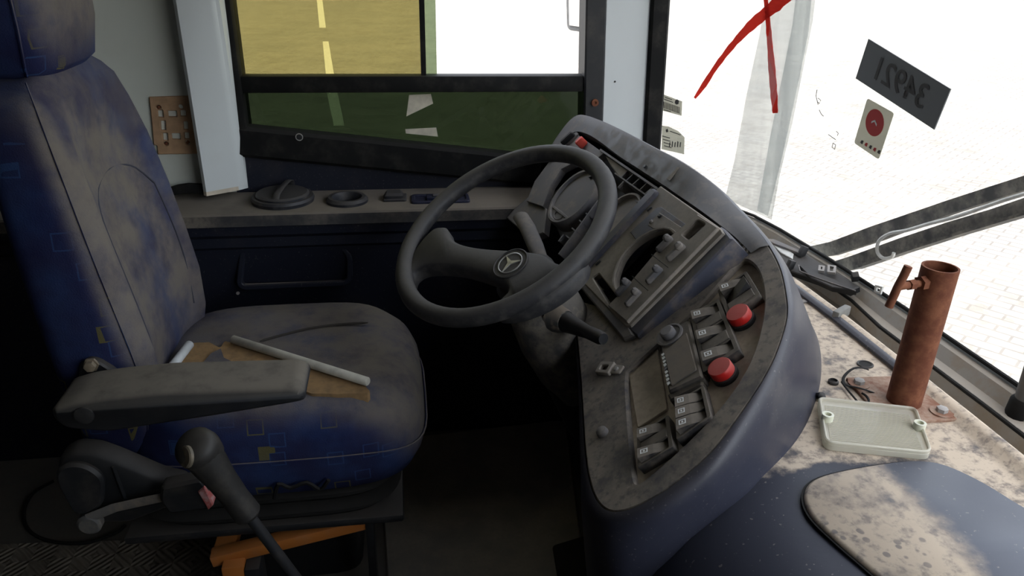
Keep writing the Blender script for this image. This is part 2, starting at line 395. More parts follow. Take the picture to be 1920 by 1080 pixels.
# ------------------------------------------------------------------ key surfaces
def wsx(y):   # windscreen plan curve at z = WZ
    q = y if y > .6 else 1.2-y
    P = [(.6, .972), (.893, .967), (1.163, .957), (1.4, .938), (1.6, .915), (1.70, .895), (1.785, .860), (1.845, .80), (1.872, .73), (1.885, .66), (2.6, .3)]
    for (a, b), (c, d) in zip(P, P[1:]):
        if q <= c: return b+(d-b)*(q-a)/(c-a)
    return .3
WZ = .67; RAKE = .079
def wsg(p, off): return p.x-(wsx(p.y)-RAKE*(p.z-WZ)-off)
def wsp(x, y, off=0.0):
    d = ray(x, y); a, b = .6, 3.2
    for _ in range(40):
        c = (a+b)/2
        if wsg(CAM+d*c, off) > 0: b = c
        else: a = c
    return CAM+d*a
nI = (-.7376, -.0906, .6691)
FI = Fr((.42, 1.0, .81), nI, (0, -1, 0))
tw = radians(38)
FW = Fr((.345, 1.0, .722), (-sin(tw), 0, cos(tw)), (0, -1, 0))
DZ = .65
FD = Fr((.6, .8, DZ), (0, 0, 1), (1, 0, 0))
LZ = .72
FL = Fr((0, 1.75, LZ), (0, 0, 1), (1, 0, 0))
YW = 1.85
FS = Fr((0, YW, 0), (0, -1, 0), (1, 0, 0))      # left wall, u = x, v = z
FFL = Fr((0, 1, 0), (0, 0, 1), (1, 0, 0))
GZ = -.85
# ================================================================== SETTING
G = struct(mesh('ground', [(-60, -60, GZ), (90, -60, GZ), (90, 120, GZ), (-60, 120, GZ)], [(0, 1, 2, 3)], PAVE))
FG = Fr((0, 10, GZ), (0, 0, 1), (1, 0, 0))
for q in ([(592, -20), (602, -20), (611, 52), (599, 52)], [(605, 78), (616, 78), (628, 150), (612, 150)], [(612, 170), (632, 170), (646, 236), (626, 236)]):
    plate('line_marking', FG, FG.pxs(q), LINEW, G, 0, .004)
floor = struct(mesh('floor', [(-2.2, -.75, 0), (1.0, -.75, 0), (1.0, 1.9, 0), (-2.2, 1.9, 0)], [(0, 1, 2, 3)], FLOORM))
tr = plate('tread_plate', FFL, [(-1.9, -1.0), (-.18, -1.0), (-.18, -.05), (-.30, .42), (-1.9, .55)], TREAD, floor, .0, .004)
mp_ = FFL.pxs([(712, 830), (1060, 790), (1088, 1010), (1100, 1120), (730, 1150)])
plate('floor_mat', FFL, rnd(mp_, .02), MATM, floor, 0, .008, ch=.003)
plate('mat_offcut', FFL, rnd(FFL.pxs([(1035, 1030), (1100, 1010), (1115, 1120), (1050, 1120)]), .01), BLACKR, floor, 0, .014, ch=.003)
ceil = struct(box('ceiling', frm(), -2.2, .86, -.75, 1.95, 2.05, 2.12, CEILM))
struct(box('wall_rear', frm(), -2.2, -2.12, -.75, 1.95, 0, 2.1, DARKW))
struct(box('wall_right', frm(), -2.2, .66, -.80, -.72, 0, 2.1, DARKW))
# header above windscreen
hd = [(wsx(y)-RAKE*(1.85-WZ), y) for y in [1.88, 1.845, 1.785, 1.6, 1.3, .9, .6, .3, -.1, -.4, -.58, -.645, -.68]]
struct(loft('trim_4', [[V((x+.02, y, 1.75)) for x, y in hd], [V((x+.02, y, 2.1)) for x, y in hd], [V((x-.12, y, 2.1)) for x, y in hd], [V((x-.06, y, 1.75)) for x, y in hd]], WHITET, closed=False, sm=30))
# left wall: white panel behind the pillar
WL = struct(box('wall_left', frm(), -2.2, -.385, YW, YW+.06, LZ-.1, 2.1, WHITEW))
box('upper_panel', frm(), -.385, .66, YW, YW+.06, 1.62, 2.1, WHITEW, WL)
# lower wall: navy panels under the ledge
lp = [(1.685, LZ-.012), (1.690, .665), (1.700, .655), (1.700, .632), (1.708, .624), (1.725, .50), (1.80, .0)]
loft('lower_panel', [[V((-2.2, y, z)) for y, z in lp], [V((.75, y, z)) for y, z in lp]], DARKNAVY, WL, sm=25)
for a, b, yy in (((340, 434), (880, 416), 1.693), ((355, 456), (880, 436), 1.703)):
    pa, pb = at(*a, 'y', yy), at(*b, 'y', yy); tube('panel_edge', [pa+V((-.3, 0, 0)), pb+V((.3, 0, 0))], .0022, LEDGEM, WL, 6)
# door pocket recess outline
fp = Fr((-.1, 1.712, .52), (0, -1, .1), (1, 0, 0))
pk = rnd(fp.pxs([(462, 470), (636, 462), (650, 480), (650, 524), (455, 532)]), .012)
plate('pocket', fp, inset(pk, -.014), DARKNAVY, WL, -.004, .012, holes=[pk], ch=.003)
tube('pocket_lip', [fp.pw(446, 534, .006), fp.pw(642, 527, .006)], .002, LEDGEM, WL, 6)
lathe('screw', fp, [(.004, .004), (.004, .008)], STEEL, WL, 10, c=fp.px(447, 548))
# ledge
le = [(-2.2, 1.68), (.62, 1.68), (.62, 1.86), (-2.2, 1.86)]
cupc = FL.pw(651, 377)
LG = plate('ledge', frm(), le, LEDGEM, WL, LZ-.03, LZ, holes=[circ(.034, 28, (cupc.x, cupc.y))], ch=.004)
# panel between ledge and window belt (diagonal belt line)
bl = [at(446, 233, 'y', YW), at(990, 290, 'y', YW)]
sl_ = (bl[1].z-bl[0].z)/(bl[1].x-bl[0].x)
bz = lambda x, d=0: bl[0].z+sl_*(x-bl[0].x)+d
plate('belt_panel', FS, [(-.40, LZ-.02), (.64, LZ-.02), (.64, bz(.64, -.03)), (-.40, bz(-.40, -.03))], DARKNAVY, WL, -.03, .004)
plate('belt_trim', FS, [(-.40, bz(-.40, -.075)), (.62, bz(.62, -.075)), (.62, bz(.62)), (-.37, bz(-.37)), (-.40, bz(-.40)+.02)], BLACKR, WL, -.02, .022, ch=.008)
lathe('screw', FS, [(.006, .02), (.006, .024), (.003, .024)], BLACKP, WL, 14, c=FS.px(561, 257, .022))
tube('screw_ring', [FS.p3(FS.px(561, 257, .022)[0]+.008*cos(a), FS.px(561, 257, .022)[1]+.008*sin(a), .0225) for a in [2*pi*k/18 for k in range(18)]], .0012, STEEL, WL, 6, closed=True)
# ------------------------------------------------------------------ side window
W1 = struct(bpy.data.objects.new('window_1', None)); COL.objects.link(W1); W1.location = (0.05, YW, .9)
xl = lambda z: -.362; XR = .462
box('frame_post', frm(), -.405, -.355, YW-.02, YW+.06, .86, 1.62, BLACKR, W1, .006)
rp = [at(1098, -30, 'y', YW-.01), at(1093, 230, 'y', YW-.01)]
lean = (rp[0].x-rp[1].x)/(rp[0].z-rp[1].z); rx = lambda z: rp[1].x+lean*(z-rp[1].z)
fpost = lambda w0, w1, z0, z1: [(rx(z0)+w0, z0), (rx(z0)+w1, z0), (rx(z1)+w1, z1), (rx(z1)+w0, z1)]
PF = plate('frame_post', FS, fpost(0, .050, LZ, 1.62), BLACKP, W1, -.05, .02, ch=.004)
lathe('screw', FS, [(.009, .02), (.009, .026), (.004, .026), (.004, .023)], RUST, W1, 14, c=FS.px(1115, 192, .02))
box('crossbar', frm(), -.36, rx(.98), YW-.012, YW+.03, .962, 1.0, BLACKR, W1, .003)
box('frame_head', frm(), -.40, rx(1.6)+.04, YW-.015, YW+.05, 1.60, 1.65, BLACKR, W1, .004)
xa = at(789, 60, 'y', YW+.01).x; xb = at(797, 60, 'y', YW+.01).x; xc = at(818, 60, 'y', YW+.01).x
box('sliding_pane', frm(), -.36, xa, YW+.012, YW+.016, .998, 1.61, GLASSY, W1, label='bronze tinted sliding pane')
box('pane_edge_bar', frm(), xa-.002, xb, YW+.004, YW+.022, .998, 1.61, BLACKR, W1)
box('overlap_pane', frm(), xb, xc, YW+.018, YW+.022, .998, 1.61, GLASSO, W1)
box('fixed_pane', FS, -.36, rx(.9), .78, .964, -.022, -.018, GLASSG, W1, label='dark green tinted lower pane')
# trims
tp = [at(325, 0, 'y', 1.78), at(385, 376, 'z', LZ), at(410, 0, 'y', 1.79), at(465, 362, 'z', LZ)]
def trim_ring(z):
    t = (z-LZ)/(tp[0].z-LZ); a = tp[1].lerp(tp[0], t); b = tp[3].lerp(tp[2], t)
    a = V((a.x, a.y, z)); b = V((b.x, b.y, z)); k = (a-b)*.18
    return [a+V((0, .09, 0)), a+V((-.002, .004, 0)), a+V((.006, -.003, 0)), b+k*.9+V((-.003, -.004, 0)), b+k*.55+V((0, 0, 0)), b+k*.45+V((.0, .002, 0)), b+V((0, .004, 0)), b+V((.004, .03, 0)), b+V((.004, .10, 0))]
T1 = struct(loft('trim_1', [trim_ring(z) for z in (LZ+.012, LZ+.02, .9, 1.2, 1.6, 2.05)], WHITET, sm=25, caps=True))
rg = trim_ring(LZ+.012); mesh('torn_lower_edge', [p+V((0, -.001, 0)) for p in rg[1:4]]+[p+V((0, -.001, .010)) for p in rg[1:4]], [(0, 1, 4, 3), (1, 2, 5, 4)], CREAM, T1)
# front pillar: white panel + dark rubber
T2 = struct(plate('trim_2', FS, fpost(.048, .163, LZ, 2.05), WHITET, None, -.03, .012, ch=.004))
lathe('screw', FS, [(.0025, .012), (.0025, .0135)], INK, T2, 8, c=FS.px(1153, 153, .0125))
T3 = struct(plate('trim_3', FS, fpost(.159, .206, LZ-.05, 2.05), BLACKR, None, -.04, .024, ch=.006))
# ------------------------------------------------------------------ windscreen
ys = [1.885, 1.875, 1.845, 1.815, 1.785, 1.74, 1.70, 1.65, 1.6, 1.5, 1.4, 1.28, 1.163, 1.03, .893, .75, .6]
ys = ys+[1.2-y for y in reversed(ys[:-1])]
def wsr(z, off=0): return [V((wsx(y)-RAKE*(z-WZ)-off*(1 if .0 < y < 1.2 else .6), y-(off if y > 1.7 else (-off if y < -.5 else 0))*.8, z)) for y in ys]
W2 = struct(loft('window_2', [wsr(WZ), wsr(1.0), wsr(1.4), wsr(1.85)], GLASSC, sm=180))
tube('gasket', wsr(WZ+.003, .004), .004, BLACKR, W2, 8)
loft('sill', [wsr(WZ-.004, .008), wsr(WZ-.008, .018), wsr(WZ-.03, .030), wsr(WZ-.034, .046), wsr(.60, .052)], SILL, W2, sm=30)
tube('lower_gasket', wsr(WZ-.036, .050), .0035, BLACKR, W2, 8)
loft('gutter', [wsr(.605, .04), wsr(.603, .15)], GUTT, W2, sm=30)
# outer front apron so the nose of the bus is closed below the glass
loft('front_apron', [wsr(WZ-.004, -.004), wsr(.3, -.03), wsr(-.4, -.03)], WHITET, W2, sm=30)
dustb = [wsp(x, y, .002) for x, y in [(1452, -330), (1560, -330), (1546, -180), (1532, -30), (1524, 40), (1506, 130), (1486, 230), (1462, 330), (1447, 412), (1360, 372), (1378, 300), (1400, 180), (1424, 70), (1440, -30), (1448, -180)]]
def skin(name, pts, mat, parent=None, th=.001, label=None, smooth=None):
    """thin sheet following the glass: fan of traced points with a real thickness"""
    n = len(pts); c = sum(pts, V())/n; d = V((-th, 0, 0)); vs_ = pts+[p+d for p in pts]
    tr_ = tessellate_polygon([[V((p.y, p.z, 0)) for p in pts]])
    fs = [tuple(t) for t in tr_]+[tuple(n+i for i in t) for t in tr_]+[(i, (i+1) % n, n+(i+1) % n, n+i) for i in range(n)]
    return mesh(name, vs_, fs, mat, parent, smooth, label)
def ribbon_px(pts, ws): # pixel centreline -> pixel outline
    L = []; R_ = []
    for i, (p, w_) in enumerate(zip(pts, ws)):
        a = V(pts[max(0, i-1)]); b = V(pts[min(len(pts)-1, i+1)]); d = (b-a).normalized(); nn = V((-d.y, d.x))
        L.append(tuple(V(p)+nn*w_/2)); R_.append(tuple(V(p)-nn*w_/2))
    return L+R_[::-1]
skin('dust_film', dustb, DUSTF, W2)
skin('dust_film', [wsp(x, y, .0035) for x, y in [(1510, -330), (1552, -330), (1524, -30), (1516, 60), (1500, 140), (1470, 280), (1440, 405), (1420, 395), (1446, 250), (1470, 130), (1486, 50), (1496, -30)]], DUSTF, W2)
# red paint cross on the glass
RC = thing('paint_cross', wsp(1450, 110, .002), 'red painted cross brushed on the windscreen glass', 'paint mark')
def stroke(pts, ws, k=5):
    pts3 = catmull([V((x, y, 0)) for x, y in pts], k); wv = [p.x for p in catmull([V((w_, 0, 0)) for w_ in ws], k)]
    wv = [w_*(1+.25*noise.noise(V((i*.7, 3, 1)))) for i, w_ in enumerate(wv)]
    return [wsp(x, y, .007) for x, y in ribbon_px([(p.x, p.y) for p in pts3], wv)]
skin('brush_stroke', stroke([(1580, -95), (1530, -50), (1490, -18), (1455, 10), (1415, 42), (1378, 80), (1345, 122), (1320, 160), (1303, 184)], [8, 14, 19, 22, 18, 12, 9, 9, 4]), REDPT, RC)
skin('brush_stroke', stroke([(1424, -110), (1430, -50), (1438, 15), (1442, 60), (1447, 120), (1451, 170), (1454, 212)], [5, 7, 8, 9, 12, 13, 9]), REDPT, RC)
# number placard
pc = [wsp(*p, .004) for p in [(1630, 73), (1784, 167), (1753, 243), (1606, 147)]]
PL_ = thing('number_placard', (pc[2]+pc[3])/2, 'dark grey placard with number 34921 seen in reverse on windscreen', 'placard')
skin('panel', pc, PLACM, PL_, .002)
def text_mesh(name, s, org, ex, ey, size, mat, parent, off=V(), bold=0):
    cu = bpy.data.curves.new(name, 'FONT'); cu.body = s; cu.size = 1; cu.offset = bold; cu.align_x = 'CENTER'; cu.align_y = 'CENTER'; cu.fill_mode = 'FRONT'
    ob = bpy.data.objects.new(name, cu); COL.objects.link(ob); bpy.context.view_layer.update()
    me = bpy.data.meshes.new_from_object(ob.evaluated_get(bpy.context.evaluated_depsgraph_get())); bpy.data.objects.remove(ob)
    for v in me.vertices: v.co = org+ex*(v.co.x*size)+ey*(v.co.y*size)+off
    me.name = name; return link(name, me, parent, mat)
ctr = sum(pc, V())/4; exl = (pc[0]+pc[3]-pc[1]-pc[2]).normalized(); eyl = (pc[0]+pc[1]-pc[2]-pc[3]).normalized()
hgt = ((pc[0]+pc[1])/2-(pc[2]+pc[3])/2).length
text_mesh('digits', '34921', ctr, exl, eyl, hgt*.80, INK, PL_, V((-.0035, 0, 0)), .004)
# round red sticker on pale card
rc4 = [wsp(*p, .004) for p in [(1627, 184), (1677, 212), (1648, 299), (1602, 268)]]
RS = thing('round_logo_sticker', (rc4[2]+rc4[3])/2, 'pale sticker with red disc below the grey placard on windscreen', 'sticker')
o4 = sum(rc4, V())/4; e1 = (rc4[1]+rc4[2]-rc4[0]-rc4[3]).normalized(); n4 = e1.cross((rc4[0]+rc4[1]-rc4[2]-rc4[3])).normalized()
if n4.x > 0: n4 = -n4
fs4 = Fr(o4, n4, e1)
plate('card', fs4, rnd([fs4.uv(p) for p in rc4], .006), STICK, RS, 0, .0008)
REDS = film('red_sticker_print', (.50, .10, .10), .8, (1, .5, .5))
cu_ = fs4.px(1641, 230); rr_ = .026
plate('disc', fs4, circ(rr_, 28, cu_), REDS, RS, .001, .0018)
for s_ in (-1, 1): plate('chevron', fs4, [(cu_[0], cu_[1]+.006), (cu_[0]+s_*.008, cu_[1]), (cu_[0]+s_*.008, cu_[1]-.004), (cu_[0], cu_[1]+.002)], MARK, RS, .0018, .0024)
for k in range(5):
    q = fs4.px(1617+k*8, 266+k*4.6); plate('print_mark', fs4, rnd([(q[0]-.004, q[1]-.003), (q[0]+.003, q[1]-.004), (q[0]+.004, q[1]+.004), (q[0]-.002, q[1]+.003)], .001), REDS if k % 2 else INK, RS, .001, .0016)
# stickers by the pillar
def pillar_sticker(name, q, label, cat, rows, torn=False):
    P = [wsp(*p, .004) for p in q]; o = sum(P, V())/len(P); T = thing(name, o, label, cat)
    e = (P[1]-P[0]).normalized(); n = e.cross(P[0]-P[-1]).normalized()
    if n.dot(CAM-o) < 0: n = -n
    f = Fr(o, n, e); plate('card', f, [f.uv(p) for p in P], STICK, T, 0, .0008)
    for r in rows: plate('print_mark', f, f.pxs(r), INK, T, .001, .0014)
    return T, f
bars = [[(1244+i*2.6, 190+i*.9), (1245.3+i*2.6, 190.5+i*.9), (1245.3+i*2.6, 203+i*.9), (1244+i*2.6, 202.5+i*.9)] for i in range(12)]
pillar_sticker('barcode_sticker', [(1241, 176), (1279, 190), (1278, 217), (1241, 207)], 'small white barcode sticker beside the front pillar', 'sticker',
    bars+[[(1246, 181), (1260, 186), (1260, 187.5), (1246, 182.5)], [(1245, 185), (1262, 191), (1262, 192.5), (1245, 186.5)], [(1266, 188), (1270, 186), (1273, 189), (1272, 195), (1268, 196), (1265, 193)], [(1245, 205), (1258, 208.5), (1258, 210), (1245, 206.5)]])
scr = [[(1242+i*1.0, 254+i*6), (1256+i*1.0, 258+i*6), (1256+i, 259.5+i*6), (1242+i, 255.5+i*6)] for i in range(4)]+[[(1255+k*5, 267-(k % 2)*3), (1257+k*5, 266), (1256+k*5, 276), (1254+k*5, 275)] for k in range(5)]+[[(1256, 245), (1276, 252), (1276, 253.5), (1256, 246.5)], [(1248, 243), (1252, 241), (1253, 247), (1249, 248)]]
pillar_sticker('torn_sticker', [(1241, 235), (1254, 237), (1272, 246), (1284, 258), (1283, 290), (1240, 279)], 'torn paper permit sticker beside the front pillar', 'sticker', scr)
# faint pen scribble on the glass
PS_ = thing('pen_scribble', wsp(1545, 230, .004), 'faint dark pen scribbles on windscreen between dust streak and placard', 'scribble')
for q in ([(1532, 168), (1530, 180), (1534, 196)], [(1534, 184), (1539, 188), (1536, 194), (1532, 190)], [(1553, 252), (1560, 257), (1567, 262)], [(1562, 268), (1560, 276), (1565, 280), (1567, 272), (1562, 268)], [(1568, 246), (1572, 250), (1570, 254)], [(1536, 206), (1540, 214), (1544, 218)]):
    tube('pen_line', [wsp(x, y, .003) for x, y in q], .0007, INK, PS_, 5)
# wipers outside the glass
WIPM = dusty('wiper_dust_black', (.05, .05, .05), .7, 20, .6, (.36, .33, .28), .4, .35, .65)
def bar_ws(name, px, wid, off, mat, parent, th=.012):
    L = ribbon_px(px, wid); n = len(px)
    A = [wsp(x, y, off) for x, y in L]; B = [p+V((th, 0, 0)) for p in A]; N2 = len(A)
    tr_ = tessellate_polygon([[V((p.y, p.z, 0)) for p in A]])
    fs = [tuple(t) for t in tr_]+[tuple(N2+i for i in t) for t in tr_]+[(i, (i+1) % N2, N2+(i+1) % N2, N2+i) for i in range(N2)]
    return mesh(name, A+B, fs, mat, parent)
WA = thing('wiper_arm', wsp(1560, 470, -.03), 'upper dusty black wiper arm with washer hose outside windscreen', 'wiper', 'wiper arms outside the windscreen')
bar_ws('arm', [(1510, 475), (1560, 466), (1640, 438), (1690, 420), (1780, 388), (1860, 362), (1960, 330), (2250, 238)], [22, 26, 30, 28, 26, 26, 26, 22], -.03, WIPM, WA)
tube('washer_hose', [wsp(x, y, -.018) for x, y in smooth2([(1960, 352), (1880, 376), (1800, 404), (1740, 420), (1700, 432), (1668, 438), (1648, 452), (1645, 472), (1656, 484), (1672, 482), (1676, 474)], 4, False)], .0035, plain('hose_grey', (.62, .62, .60), .5), WA, 8)
WB = thing('wiper_arm', wsp(1590, 500, -.03), 'lower dusty black wiper arm outside windscreen', 'wiper', 'wiper arms outside the windscreen')
bar_ws('arm', [(1550, 505), (1600, 492), (1690, 458), (1780, 428), (1860, 404), (1960, 370), (2250, 272)], [20, 26, 24, 24, 24, 24, 20], -.03, WIPM, WB)
bar_ws('blade', [(1600, 502), (1700, 468), (1800, 436), (1960, 388)], [6, 6, 6, 6], -.022, WIPM, WB, .02)
# outside mirror
FM = Fr((.6, 2.35, 1.2), (-1.25, -.82, -.15), (1, 0, 0))
MR = thing('exterior_mirror', FM.pw(1085, 58), 'pale exterior mirror housing outside the side window', 'mirror')
mo = rnd(FM.pxs([(1058, -120), (1130, -120), (1128, 66), (1062, 56)]), .02, 6)
plate('housing', FM, mo, plain('mirror_shell', (.16, .16, .16), .5), MR, -.05, .0, ch=.003)
plate('glass', FM, inset(mo, .016), plain('mirror_face', (.85, .85, .85), .04, 1.0, .02), MR, .0, .003)
tube('bracket', [FM.p3(*FM.px(1128, 20)), FM.p3(*FM.px(1150, 20))+V((0, -.3, 0))], .012, BLACKR, MR)
# paper remnants on the lower pane
for k, q in enumerate(([(767, 178), (808, 176), (812, 194), (762, 218)], [(760, 242), (818, 239), (821, 256), (761, 250)])):
    FP = Fr((0, YW+.016, .9), (0, -1, 0), (1, 0, 0)); P = FP.pxs(q); o = FP.p3(*P[0])
    PR = plate('paper_remnant', FP, P, PAPER, None, 0, .0012)
    tag(PR, ['torn brown paper remnant stuck under window crossbar', 'narrow brown paper remnant low on green pane'][k], 'paper', 'paper remnants on the lower pane')
# ------------------------------------------------------------------ ledge fittings
def ledge_thing(name, px, label, cat): 
    p = FL.pw(*px); return thing(name, p, label, cat), Fr(p, (0, 0, 1), (1, 0, 0))
T, f = ledge_thing('tank_filler', (531, 376), 'round black filler cap with strap handle on the ledge', 'cap')
lathe('rim', f, [(.072, 0), (.074, .008), (.071, .014), (.064, .014), (.063, .010)], LEDGED, T, 36)
lathe('lid', f, [(.063, .002), (.063, .018), (.058, .022), (.02, .023)], LEDGED, T, 36)
tube('strap', [f.p3(-.008, -.056, .020), f.p3(-.006, -.045, .030), f.p3(.0, 0, .034), f.p3(.010, .045, .036), f.p3(.014, .064, .030), f.p3(.015, .070, .014)], .008, LEDGED, T, 8, flat=.35)
T, f = ledge_thing('cup_holder', (651, 377), 'black ring cup holder set into the ledge', 'cup holder')
lathe('ring', f, [(.050, 0), (.050, .006), (.044, .012), (.036, .012), (.033, .006), (.032, -.02), (.030, -.055)], LEDGED, T, 32, mouth=False)
T, f = ledge_thing('socket_flap', (740, 373), 'small black socket cover with square flap on the ledge', 'socket')
plate('base', f, rnd([(-.028, -.022), (.028, -.022), (.030, .028), (-.026, .028)], .006), LEDGED, T, 0, .006, ch=.002)
plate('flap', f, rnd([(-.026, -.016), (.022, -.016), (.020, .024), (-.022, .024)], .008), LEDGED, T, .006, .018, ch=.006)
T, f = ledge_thing('switch_plate', (815, 375), 'navy recessed switch plate on the ledge near the steering wheel', 'switch')
PSW = dusty('navy_switch_plate', (.016, .020, .045), .2, 20, .35, DUST, .05, .5, .8)
ol = rnd([(-.058, -.028), (.085, -.028), (.085, .034), (-.056, .034)], .01)
plate('frame', f, ol, PSW, T, 0, .006, holes=[inset(ol, .010)], ch=.002)
plate('tray', f, inset(ol, .009), PSW, T, 0, .002)
box('rocker', f, -.02, .026, -.012, .014, .002, .010, PSW, T, .002); box('rocker_cap', f, -.004, .022, -.006, .010, .010, .013, BLUEP, T, .001)
# orange-brown bracket plate on the white wall
FB = Fr((0, YW, 1), (0, -1, 0), (1, 0, 0)); 
bo = FB.pxs([(281, 181), (356, 179), (362, 200), (372, 287), (298, 288), (296, 272), (290, 270), (284, 205)])
bh = []
for cx, cy, w_, h_ in [(302, 212, 11, 13), (324, 212, 17, 11), (344, 211, 11, 11), (307, 234, 10, 18), (349, 234, 9, 15), (311, 255, 10, 14), (331, 254, 17, 11), (351, 253, 9, 12)]:
    bh.append(rnd(FB.pxs([(cx-w_/2, cy-h_/2), (cx+w_/2, cy-h_/2), (cx+w_/2+1, cy+h_/2), (cx-w_/2+1, cy+h_/2)]), .002, 2))
for cx, cy in [(299, 200), (340, 199), (313, 268), (353, 266)]: bh.append(circ(.0055, 12, FB.px(cx, cy)))
BK = thing('mounting_bracket', FB.pw(330, 288), 'tan mounting plate with square cut-outs on white wall', 'bracket')
plate('plate', FB, bo, BRKT, BK, .0005, .008, holes=bh, ch=.0015)
for cx, cy in [(299, 200), (313, 268), (353, 266)]: lathe('screw', FB, [(.004, 0), (.004, .006), (.002, .007)], RUST, BK, 10, c=FB.px(cx, cy))
# black sheet painted in for the dark hole between wall and ledge
RF = thing('dark_hole_sheet', FL.pw(350, 372), 'black sheet standing in for the dark torn hole behind pillar', 'dark hole')
pts = [at(x, y, 'y', 1.80) for x, y in [(314, 352), (325, 349), (345, 346), (368, 347), (392, 350), (392, 366), (360, 363), (335, 364), (322, 368), (318, 360)]]
f_ = Fr((0, 1.80, .7), (0, -1, .2), (1, 0, 0)); plate('sheet', f_, [f_.uv(p) for p in pts], BLACKR, RF, -.03, .004, ch=.002)

# ================================================================== DRIVER SEAT
SX, SY = -.27, 1.34
ST = thing('driver_seat', (SX, SY, 0), 'blue patterned fabric driver seat with torn dusty cushion', 'seat')
def superring(cx, cy, z, hx, hy, e=3.2, n=48, fn=None):
    R_ = []
    for k in range(n):
        a = 2*pi*k/n; c, s = cos(a), sin(a)
        x = cx+hx*math.copysign(abs(c)**(2/e), c); y = cy+hy*math.copysign(abs(s)**(2/e), s)
        p = V((x, y, z)); R_.append(fn(p, a) if fn else p)
    return R_
# cushion
CT = .555
def cush(p, a): return p
cr = [superring(-.245, SY, z, hx, hy, e) for z, hx, hy, e in [(.365, .235, .195, 4), (.375, .258, .216, 4), (.41, .272, .228, 4.2), (.46, .275, .232, 4.2), (.505, .270, .230, 4.2), (.532, .258, .220, 4), (.548, .235, .200, 3.8), (.556, .19, .165, 3.4), (.557, .10, .09, 3)]]
for R_ in cr:
    for p in R_:
        fx = max(0, (p.x+.12)/.16); p.z -= .030*min(1, fx)**2*(1 if p.z > .42 else .2)       # front edge falls away
        bs = max(0, abs(p.y-SY)-.13)/.1; p.z += .012*min(1, bs) if p.z > .53 else 0
CU_ = loft('cushion', cr, FAB, ST, closed=True, sm=180, caps=True)
sm_ = [cr[4][k]*.5+cr[5][k]*.5+V((0, 0, .001)) for k in range(48)]
tube('piping', [p+(p-V((-.245, SY, p.z)))*.012 for p in cr[3]], .0022, FAB, CU_, 6, closed=True)
# torn area: ragged brown foam with a lifted lip of cloth
FCU = Fr((-.2, SY, CT), (0, 0, 1), (1, 0, 0))
foam = FCU.pxs([(338, 668), (352, 650), (392, 646), (413, 655), (424, 644), (470, 655), (540, 668), (600, 690), (660, 712), (693, 738), (650, 742), (585, 742), (560, 730), (470, 722), (400, 715), (345, 700)], .004)
foam = [(u+.004*noise.noise(V((u*90, v*90, 0))), v+.004*noise.noise(V((u*90, v*90, 5)))) for u, v in smooth2(foam, 4)]
plate('exposed_foam', FCU, foam, FOAM, CU_, -.012, .009, label='brown exposed foam in torn cushion')
plate('torn_cloth', FCU, FCU.pxs([(380, 682), (396, 664), (414, 655), (420, 672), (452, 688), (430, 700), (395, 700)], .010), FAB, CU_, .008, .012)
tube('seam_gap_dark_tube', [FCU.pw(x, y, .004) for x, y in smooth2([(487, 640), (530, 628), (580, 616), (630, 609), (690, 605)], 4, False)], [.001]+[.0030]*15+[.001], plain('seam_gap_dark', (.035, .030, .026), .9), CU_, 6)  # dark tube drawn for the shaded gap of the torn seam
# backrest
def bk(z):
    t = (z-.46)/.70
    xf = [-.440, -.420, -.425, -.440, -.458, -.478, -.500, -.530][min(7, int(t*7.999))]
    return xf
ctl = [(.44, -.465, -.560, .185), (.50, -.432, -.572, .215), (.58, -.415, -.580, .226), (.66, -.416, -.586, .230), (.75, -.430, -.592, .230), (.85, -.448, -.598, .226), (.95, -.468, -.604, .214), (1.02, -.486, -.608, .198), (1.065, -.500, -.610, .182), (1.098, -.514, -.608, .165), (1.114, -.530, -.600, .140), (1.120, -.548, -.584, .10)]
br = []
for z, xf, xb_, hy in ctl:
    cx = (xf+xb_)/2; hx = (xf-xb_)/2; R_ = superring(cx, SY, z, hx, hy, 4.0, 56)
    for p in R_:
        yy = abs(p.y-SY)/hy
        if p.x > cx and z < 1.06:    # hollow between the bolsters
            p.x -= .034*max(0, 1-(yy/.72)**4)*min(1, (1.06-z)/.12)*(1 if yy < .72 else 0)
        p.z -= .02*(yy**3) if z > 1.09 else 0
    br.append(R_)
BR = loft('backrest', br, FABB, ST, closed=True, sm=180, caps=True)
def front(y, z):      # front surface of the backrest
    for (z0, f0, b0, h0), (z1, f1, b1, h1) in zip(ctl, ctl[1:]):
        if z0 <= z <= z1:
            t = (z-z0)/(z1-z0); xf = f0+(f1-f0)*t; xb_ = b0+(b1-b0)*t; hy = h0+(h1-h0)*t; cx = (xf+xb_)/2; hx = (xf-xb_)/2
            yy = min(.999, abs(y-SY)/hy); x = cx+hx*(1-yy**4)**.25
            return x-.034*max(0, 1-(yy/.72)**4)*min(1, max(0, (1.06-z))/.12)*(1 if yy < .72 else 0)
    return -.5
for sgn in (-1, 1):
    tube('seam_piping', catmull([V((front(SY+sgn*hy*.93, z)+.0008, SY+sgn*hy*.93, z)) for z, xf, xb_, hy in (ctl[1:10] if sgn < 0 else ctl[1:7])], 3), .0014, FABB, BR, 6)
SEAM = plain('seam_thread', (.035, .036, .05), .9)
sy = [(1.215, .56), (1.205, .64), (1.200, .72), (1.198, .80), (1.205, .85), (1.225, .885), (1.26, .910), (1.30, .922), (1.34, .926), (1.39, .920), (1.44, .90), (1.475, .86)]
tube('insert_seam', catmull([V((front(y, z)+.0005, y, z)) for y, z in sy], 3), .0022, SEAM, BR, 6)
tube('insert_seam', catmull([V((front(y, z)+.0005, y, z)) for y, z in [(1.475, .86), (1.482, .78), (1.482, .70), (1.475, .60)]], 3), .0016, SEAM, BR, 6)
